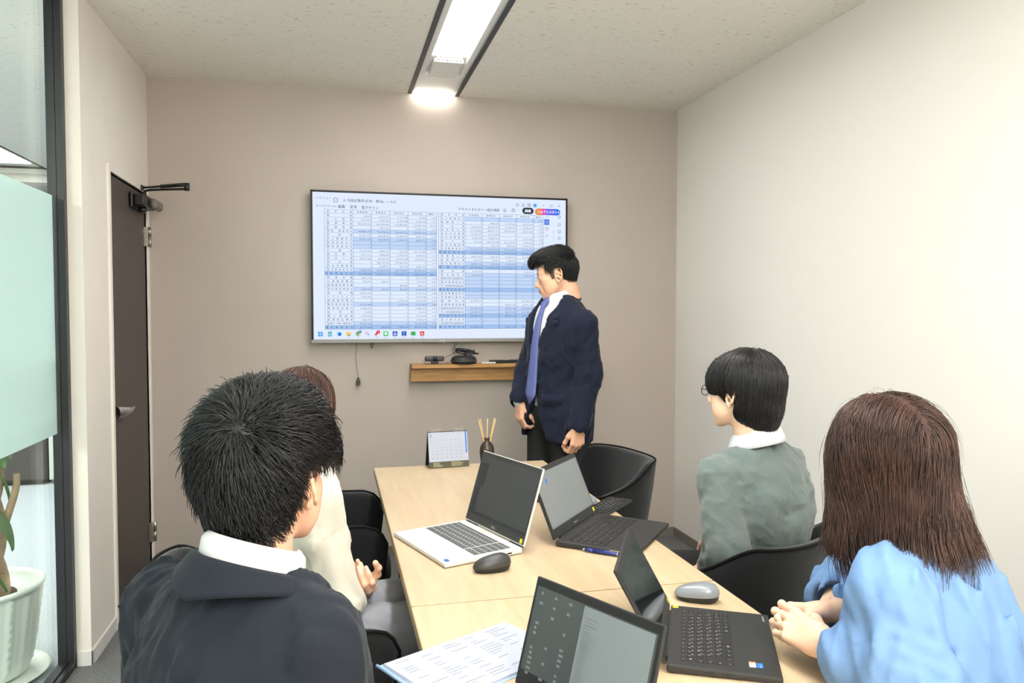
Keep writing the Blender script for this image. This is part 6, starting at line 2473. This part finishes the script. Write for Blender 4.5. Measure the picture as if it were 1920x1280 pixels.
# ------------------------------------------------------------------ person 4: grey-green cardigan
def cardigan_person():
    Rb = frame(-22)
    N = V3(1.222, 2.062, 1.020)
    hip = V3(1.265, 2.065, .555)
    SL, SR = at(N, Rb, -.162, .0, -.100), at(N, Rb, .162, 0, -.100)
    EL, ER = V3(1.060, 1.915, .735), at(N, Rb, .20, .04, -.33)
    WL, WR = V3(1.062, 2.000, .655), V3(1.31, 2.29, .640)
    Rh = frame(-30, 0)
    H0 = V3(1.193, 2.080, 1.158)
    s = .99
    parts = make_head(H0, Rh, s, at(N, Rb, 0, 0, -.05), True, .3, True, .052)
    tp, T = torso_prims(Rb, N, hip, .150, .095, (SL, SR), -.018)
    arms = arm_prims(SL, EL, WL, (.045, .038, .028), -.012) + arm_prims(SR, ER, WR, (.045, .038, .028), -.012)
    Rl = frame(-62)
    HL, HR = at(hip, Rl, -.085, .0, 0), at(hip, Rl, .085, .0, 0)
    KL, KR = at(hip, Rl, -.11, .42, -.02), at(hip, Rl, .11, .42, -.02)
    AL, AR = at(KL, Rl, 0, .02, -.44), at(KR, Rl, 0, .02, -.44)
    legs = leg_prims(HL, KL, AL, (.072, .055, .038)) + leg_prims(HR, KR, AR, (.072, .055, .038))
    parts.append(coarse(tp + arms + legs))
    Y = unit(V3(.02, .9, -.25))
    Z = unit(V3(-.5, -.1, .85) - Y * (V3(-.5, -.1, .85) @ Y))
    X = unit(np.cross(Y, Z))
    parts.append(hand_mesh(WL + Y * .01, X, Y, Z, 1, CURL_RELAX, s=.97, h=.0028))
    Y = unit(V3(-.3, .8, -.1))
    Z = V3(0, 0, 1)
    X = -unit(np.cross(Y, Z))
    parts.append(hand_mesh(WR, X, Y, Z, -1, CURL_RELAX, s=.97, h=.003))
    me = body_obj('person in a grey-green cardigan with short straight black hair by the white wall', parts, 'skin_pale')
    make_eyes(H0, Rh, s, me)
    make_brows(H0, Rh, s, me, 'hair_soft')
    sp = torso_prims(Rb, N, hip, .160, .103, (SL, SR), -.008)[0]
    sdf_obj('shirt', sp, *bounds_of(sp, .03), .012, 'shirt_white', me)
    collar('shirt_collar', N, T, [(-.008, .034), (-.006, .044), (.0, .046), (.010, .034), (.019, .010), (.024, -.006)], .30, 0, 'shirt_white', me, rx=.058, ry=.064, drop=.035)
    jp = torso_prims(Rb, N, hip, .168, .112, (SL, SR), .010, slope=.014)[0]
    jp += arm_prims(SL, EL, WL + (EL - WL) * .02, (.044, .048, .036), .010, .03) + arm_prims(SR, ER, WR, (.044, .046, .034), .010, .03)
    jp.append(('u', .06, 'e', at(N, Rb, .02, -.035, -.20), (.155, .115, .17), T))
    jp.append(('s', .006, 'c', at(N, Rb, -.022, .022, .002), at(N, Rb, -.03, .05, .10), .078, .11))
    jp.append(('s', .006, 'f', lambda P: np.maximum(np.abs(((P - N) @ T)[:, 0]) - (.012 + np.clip((((P - N) @ T)[:, 2] + .24) / .25, 0, 1) * .055), .03 - ((P - N) @ T)[:, 1])))
    # shoulder seams and armholes
    jp.append(groove([at(N, Rb, -.062, -.05, .0), at(N, Rb, -.075, -.085, -.06), at(N, Rb, -.10, -.095, -.10)], .0035, .0022))
    jp.append(groove([at(SL, Rb, .035, .04, .045), at(SL, Rb, .05, -.03, .045), at(SL, Rb, .05, -.085, -.02), at(SL, Rb, .035, -.10, -.09), at(SL, Rb, .02, -.08, -.14)], .005, .0045))
    jp.append(groove([at(N, Rb, .13, -.145, -.16), at(N, Rb, .04, -.155, -.19), at(N, Rb, -.04, -.14, -.20)], .010, .006))
    jp.append(groove([at(N, Rb, .12, -.14, -.135), at(N, Rb, .02, -.15, -.165)], .014, -.005))
    jp.append(groove([at(N, Rb, .10, -.13, -.26), at(N, Rb, .0, -.13, -.30), at(N, Rb, -.08, -.10, -.30)], .010, -.004))
    for k in range(5):
        q = EL + V3(.03, -.02, .10 - .05 * k)
        jp.append(groove([q + Rb @ V3(-.06, -.02, .02), q + Rb @ V3(-.02, -.06, .0), q + Rb @ V3(.04, -.06, -.03)], .010, .0045 * (-1) ** k))
    post = lambda P, d: d + folds(P, 41, 42, .0055, ((0, 0, 1), 1.4)) + folds(P, 42, 110, .0010) + creases(P, 84, 30, .004, (0, 0, 1), 1.6)
    sdf_obj('cardigan', jp, *bounds_of(jp, .03), .0068, 'cardigan', me, post)
    tr = leg_prims(HL, KL, AL, (.082, .066, .055), .006) + leg_prims(HR, KR, AR, (.082, .066, .055), .006)
    tr += [('u', .05, 'e', hip, (.155, .125, .10), T)]
    sdf_obj('trousers', tr, *bounds_of(tr, .03), .012, 'trouser_charcoal', me)
    shoe(AL, Rl[:, 1], me)
    shoe(AR, Rl[:, 1], me)
    # glasses
    gp = []
    for sx in (-1, 1):
        pts = [(sx * .031 + .021 * math.cos(a), .106 + .0 * a, -.004 + .016 * math.sin(a)) for a in np.linspace(0, 2 * PI, 19)]
        gp.append(tube_data([Vector(H0 + Rh @ (V3(*q) * s)) for q in pts], .0011, 6))
        pts = [(sx * .052, .106, .002), (sx * .066, .098, .003), (sx * .074, .04, .0), (sx * .077, -.005, -.002)]
        gp.append(tube_data([Vector(H0 + Rh @ (V3(*q) * s)) for q in pts], .0012, 6))
    gp.append(tube_data([Vector(H0 + Rh @ (V3(*q) * s)) for q in ((-.010, .106, -.002), (0, .109, .001), (.010, .106, -.002))], .0011, 6))
    VV, FF = [], []
    for v, f in gp:
        o_ = len(VV)
        VV += [tuple(x) for x in v]
        FF += [tuple(i + o_ for i in x) for x in f]
    gm = bpy.data.meshes.new('glasses')
    gm.from_pydata(VV, [], FF)
    link('glasses', gm, me, 'black_metal', True)
    # hair: straight bowl, longer at the nape
    cap = [('u', 0, 'e', (0, -.024, .040), (.089, .110, .088)),
           ('u', .03, 'e', (0, -.050, -.020), (.082, .076, .092)),
           ('u', .03, 'e', (0, .040, .030), (.078, .062, .062)),
           ('u', .025, 'c', (0, -.070, -.06), (0, -.078, -.118), .050, .034),
           ('s', .010, 'b', (0, .100, -.075), (.12, .085, .075), None, .02),
           ('s', .010, 'b', (0, .045, -.095), (.12, .052, .075), None, .02),
           ('s', .010, 'e', (.086, -.004, -.030), (.03, .022, .032)),
           ('s', .010, 'e', (-.086, -.004, -.030), (.03, .022, .032)),
           ('i', .01, 'h', (0, 0, -.132), (0, .35, -1))]

    def flow(P):
        n_ = P - V3(0, -.02, .03)
        n_ /= np.linalg.norm(n_, axis=1, keepdims=True)
        top = np.clip((P[:, 2:3] - .09) / .035, 0, 1)
        c_ = V3(0, -.045, .128)
        q = P - c_
        t = q * top / (np.linalg.norm(q, axis=1, keepdims=True) + 1e-6) + np.stack([P[:, 0] * 2, np.where(P[:, 1] > 0, .25, -.05), np.full(len(P), -1.)], 1) * (1 - top)
        t = t - n_ * (t * n_).sum(1, keepdims=True)
        return t / (np.linalg.norm(t, axis=1, keepdims=True) + 1e-6)
    VF, S1 = hair_field(cap, 9000, .085, flow, K=9, lift=(.0, .0045), seed=8, g=.25, stick=1.0, jitter=.05, h=.005)
    _, S2 = hair_field(cap, 700, .05, flow, K=8, lift=(.0, .004), seed=9, g=.4, stick=.3, jitter=.10, region=lambda V: (V[:, 2] < -.07), h=.005)
    add_hair(me, H0, Rh, s, [(VF, S1, .0008), (None, S2, .0007)], 'hair_soft', 'hair_soft')
    return me


cardigan_person()


# ------------------------------------------------------------------ person 5: light blue shirt
def blue_person():
    Rb = frame(-40)
    N = V3(1.055, 1.232, .992)
    hip = V3(1.130, 1.165, .545)
    SL, SR = at(N, Rb, -.160, .0, -.078), at(N, Rb, .155, 0, -.088)
    EL, WL = V3(.845, 1.090, .795), V3(.874, 1.226, .785)
    ER, WR = V3(1.095, 1.470, .775), V3(.955, 1.330, .800)
    EL = V3(.925, 1.060, .775)
    Rh = frame(-8, 3)
    H0 = V3(1.018, 1.258, 1.122)
    s = .90
    parts = make_head(H0, Rh, s, at(N, Rb, 0, 0, -.05), False, 0, True, .050)
    tp, T = torso_prims(Rb, N, hip, .155, .100, (SL, SR), -.012)
    arms = arm_prims(SL, EL, WL, (.040, .034, .026), -.006) + arm_prims(SR, ER, WR, (.040, .034, .026), -.006)
    Rl = frame(-70)
    HL, HR = at(hip, Rl, -.085, .02, 0), at(hip, Rl, .085, .02, 0)
    KL, KR = at(hip, Rl, -.10, .40, .0), at(hip, Rl, .10, .40, .0)
    AL, AR = at(KL, Rl, 0, .02, -.44), at(KR, Rl, 0, .02, -.44)
    legs = leg_prims(HL, KL, AL, (.068, .052, .036)) + leg_prims(HR, KR, AR, (.068, .052, .036))
    parts.append(coarse(tp + arms + legs))
    # left hand: back towards the camera, fingers closing over the right hand
    Y = unit(V3(-.30, .93, .14))
    Z = unit(V3(-.70, -.35, .62) - Y * (V3(-.70, -.35, .62) @ Y))
    X = unit(np.cross(Y, Z))
    parts.append(hand_mesh(WL, X, Y, Z, 1, ((14, 82, 40), (18, 84, 42), (22, 86, 44), (26, 86, 44)), spread=(.06, .0, -.06, -.12), thumb=(25, 15, 20), s=.90, h=.002, forearm=WL + (EL - WL) * .5))
    Y = unit(V3(-.95, .25, -.04))
    Z = unit(V3(.1, .62, .75) - Y * (V3(.1, .62, .75) @ Y))
    X = unit(np.cross(Z, Y))
    parts.append(hand_mesh(WR, X, Y, Z, -1, ((38, 62, 34), (42, 64, 34), (46, 64, 34), (50, 64, 34)), thumb=(30, 18, 18), s=.88, h=.002, forearm=WR + (ER - WR) * .7))
    me = body_obj('person in a loose light blue shirt with long brown hair at the right edge', parts, 'skin_pale')
    make_eyes(H0, Rh, s, me)
    make_brows(H0, Rh, s, me, 'hair_brown')
    jp = torso_prims(Rb, N, hip, .165, .112, (SL, SR), .016, bust=1, slope=.006)[0]
    jp += [('u', .06, 'c', at(N, Rb, .02, -.05, -.12), at(hip, Rb, .02, -.06, .08), .095, .115)]
    cuffL = WL + (EL - WL) * .36
    cuffR = WR + (ER - WR) * .48
    jp += arm_prims(SL, EL, cuffL, (.056, .066, .050), .006, .03) + arm_prims(SR, ER, cuffR, (.054, .060, .046), .006, .03)
    # turned-up cuff rings
    jp += [('u', .004, 'c', cuffL + (EL - WL) * .12, cuffL - (EL - WL) * .05, .050, .047), ('u', .004, 'c', cuffR + (ER - WR) * .12, cuffR - (ER - WR) * .05, .048, .045)]
    jp += [('s', .003, 'c', cuffL + (EL - WL) * .05, cuffL - (EL - WL) * .3, .036, .038), ('s', .003, 'c', cuffR + (ER - WR) * .05, cuffR - (ER - WR) * .3, .034, .036)]
    # dropped shoulder seam, yoke seam, drape folds
    jp.append(groove([at(SL, Rb, .015, .07, -.075), at(SL, Rb, -.045, .03, -.085), at(SL, Rb, -.05, -.03, -.090), at(SL, Rb, -.02, -.075, -.105), at(SL, Rb, .03, -.085, -.14)], .004, .003))
    jp.append(groove([at(N, Rb, .17, -.11, -.13), at(N, Rb, .04, -.165, -.15), at(N, Rb, -.08, -.14, -.15)], .003, .0025))
    for (a_, b_, w2, am) in (((-.06, -.10, -.06), (-.02, -.16, -.30), .016, .010), ((.00, -.12, -.09), (.05, -.17, -.34), .016, .009), ((.08, -.12, -.12), (.10, -.17, -.38), .018, .010), ((.15, -.10, -.14), (.16, -.15, -.36), .016, .009), ((-.10, -.09, -.12), (-.09, -.14, -.32), .014, .009)):
        jp.append(groove([at(N, Rb, *a_), at(N, Rb, *b_)], w2, am))
    for k in range(4):
        q = SL + (EL - SL) * (.35 + .2 * k)
        jp.append(groove([q + Rb @ V3(-.07, .0, .03), q + Rb @ V3(-.04, -.06, .0), q + Rb @ V3(.03, -.07, -.05)], .012, .006))
    jp.append(('s', .008, 'c', at(N, Rb, 0, .01, .0), at(N, Rb, 0, .015, .10), .060, .07))
    post = lambda P, d: d + folds(P, 51, 34, .010, ((0, 0, 1), .45)) + folds(P, 52, 90, .0018) + creases(P, 85, 26, .0055)
    sdf_obj('shirt', jp, *bounds_of(jp, .03), .0062, 'blue_shirt', me, post)
    collar('shirt_collar', N, T, [(-.004, .020), (-.002, .036), (.006, .038), (.016, .024), (.028, -.004), (.034, -.020)], .5, 0, 'blue_shirt', me, rx=.062, ry=.068, drop=.06)
    for k in range(4):
        p = at(N, T, -.01, .128 + .004 * k, -.12 - .075 * k)
        tube('button', [p, p + T[:, 1] * .008], .0055, 'button', me, 12)
    tr = leg_prims(HL, KL, AL, (.082, .066, .055), .004) + leg_prims(HR, KR, AR, (.082, .066, .055), .004)
    tr += [('u', .05, 'e', hip, (.155, .125, .10), T)]
    sdf_obj('trousers', tr, *bounds_of(tr, .03), .012, 'trouser_charcoal', me)
    shoe(AL, Rl[:, 1], me)
    shoe(AR, Rl[:, 1], me)
    # watch on the left wrist
    Yw = unit(WL - EL)
    wc_ = WL - Yw * .028 + V3(0, 0, -.003)
    A_ = unit(np.cross(Yw, V3(0, 0, 1)))
    B_ = np.cross(A_, Yw)
    ringp = [wc_ + A_ * .0285 * math.cos(a) + B_ * .0235 * math.sin(a) for a in np.linspace(0, 2 * PI, 25)]
    wt = tube('wrist_watch', ringp, .0035, 'steel', me, 6)
    cf = wc_ + B_ * .025 - A_ * .006
    tube('watch_face', [cf - B_ * .003, cf + B_ * .004], .013, 'chrome', me, 24)
    # long brown hair
    cap = [('u', 0, 'e', (0, -.018, .036), (.092, .108, .092)),
           ('u', .04, 'c', (.0, -.035, .01), (.0, -.045, -.105), .090, .088),
           ('u', .03, 'c', (-.050, .025, -.02), (-.060, .030, -.15), .050, .040),
           ('u', .03, 'c', (.050, .025, -.02), (.060, .030, -.15), .050, .040),
           ('u', .05, 'c', (.02, -.06, -.08), (.055, -.105, -.165), .075, .052),
           ('s', .015, 'b', (0, .115, -.06), (.052, .075, .13), None, .03),
           ('i', .02, 'h', (0, 0, -.142), (0, 0, -1))]

    def flow(P):
        n_ = P - V3(0, -.02, .0)
        n_[:, 2] *= np.where(P[:, 2] < 0, .1, 1)
        n_ /= np.linalg.norm(n_, axis=1, keepdims=True)
        part = np.clip((P[:, 2:3] - .06) / .05, 0, 1)
        side = np.sign(P[:, 0:1] + .01) * part * 1.3
        t = np.concatenate([side + P[:, 0:1] * 1.5, np.where(P[:, 1:2] > .02, .15, -.3) * part, -np.ones((len(P), 1))], 1)
        t = t - n_ * (t * n_).sum(1, keepdims=True)
        t /= np.linalg.norm(t, axis=1, keepdims=True) + 1e-6
        return t

    def length(p, rng):
        return rng.uniform(.10, .19, len(p))
    VF, S1 = hair_field(cap, 9500, length, flow, K=11, lift=(.0, .008), seed=10, g=.25, stick=.9, jitter=.10, wave=.14, h=.006)
    # loose, slightly curled ends
    out = lambda P: flow(P) + np.concatenate([P[:, 0:1] * 3.5, (P[:, 1:2] + .03) * 5.0, np.zeros((len(P), 1))], 1) * np.clip((-.08 - P[:, 2:3]) / .06, 0, 1)
    _, S2 = hair_field(cap, 3200, lambda p, rng: rng.uniform(.05, .10, len(p)), out, K=10, lift=(.0, .010), seed=11, g=.2, stick=.25, jitter=.12, wave=.12, region=lambda V: (V[:, 2] < -.08) & (V[:, 2] > -.15), h=.006)
    _, S3 = hair_field(cap, 220, .10, flow, K=10, lift=(.008, .02), seed=12, g=.2, stick=.2, jitter=.22, wave=.08, h=.006)
    add_hair(me, H0, Rh, s, [(VF, S1, .0008), (None, S2, .0008), (None, S3, .0003)], 'hair_brown', 'hair_brown')
    return me


blue_person()
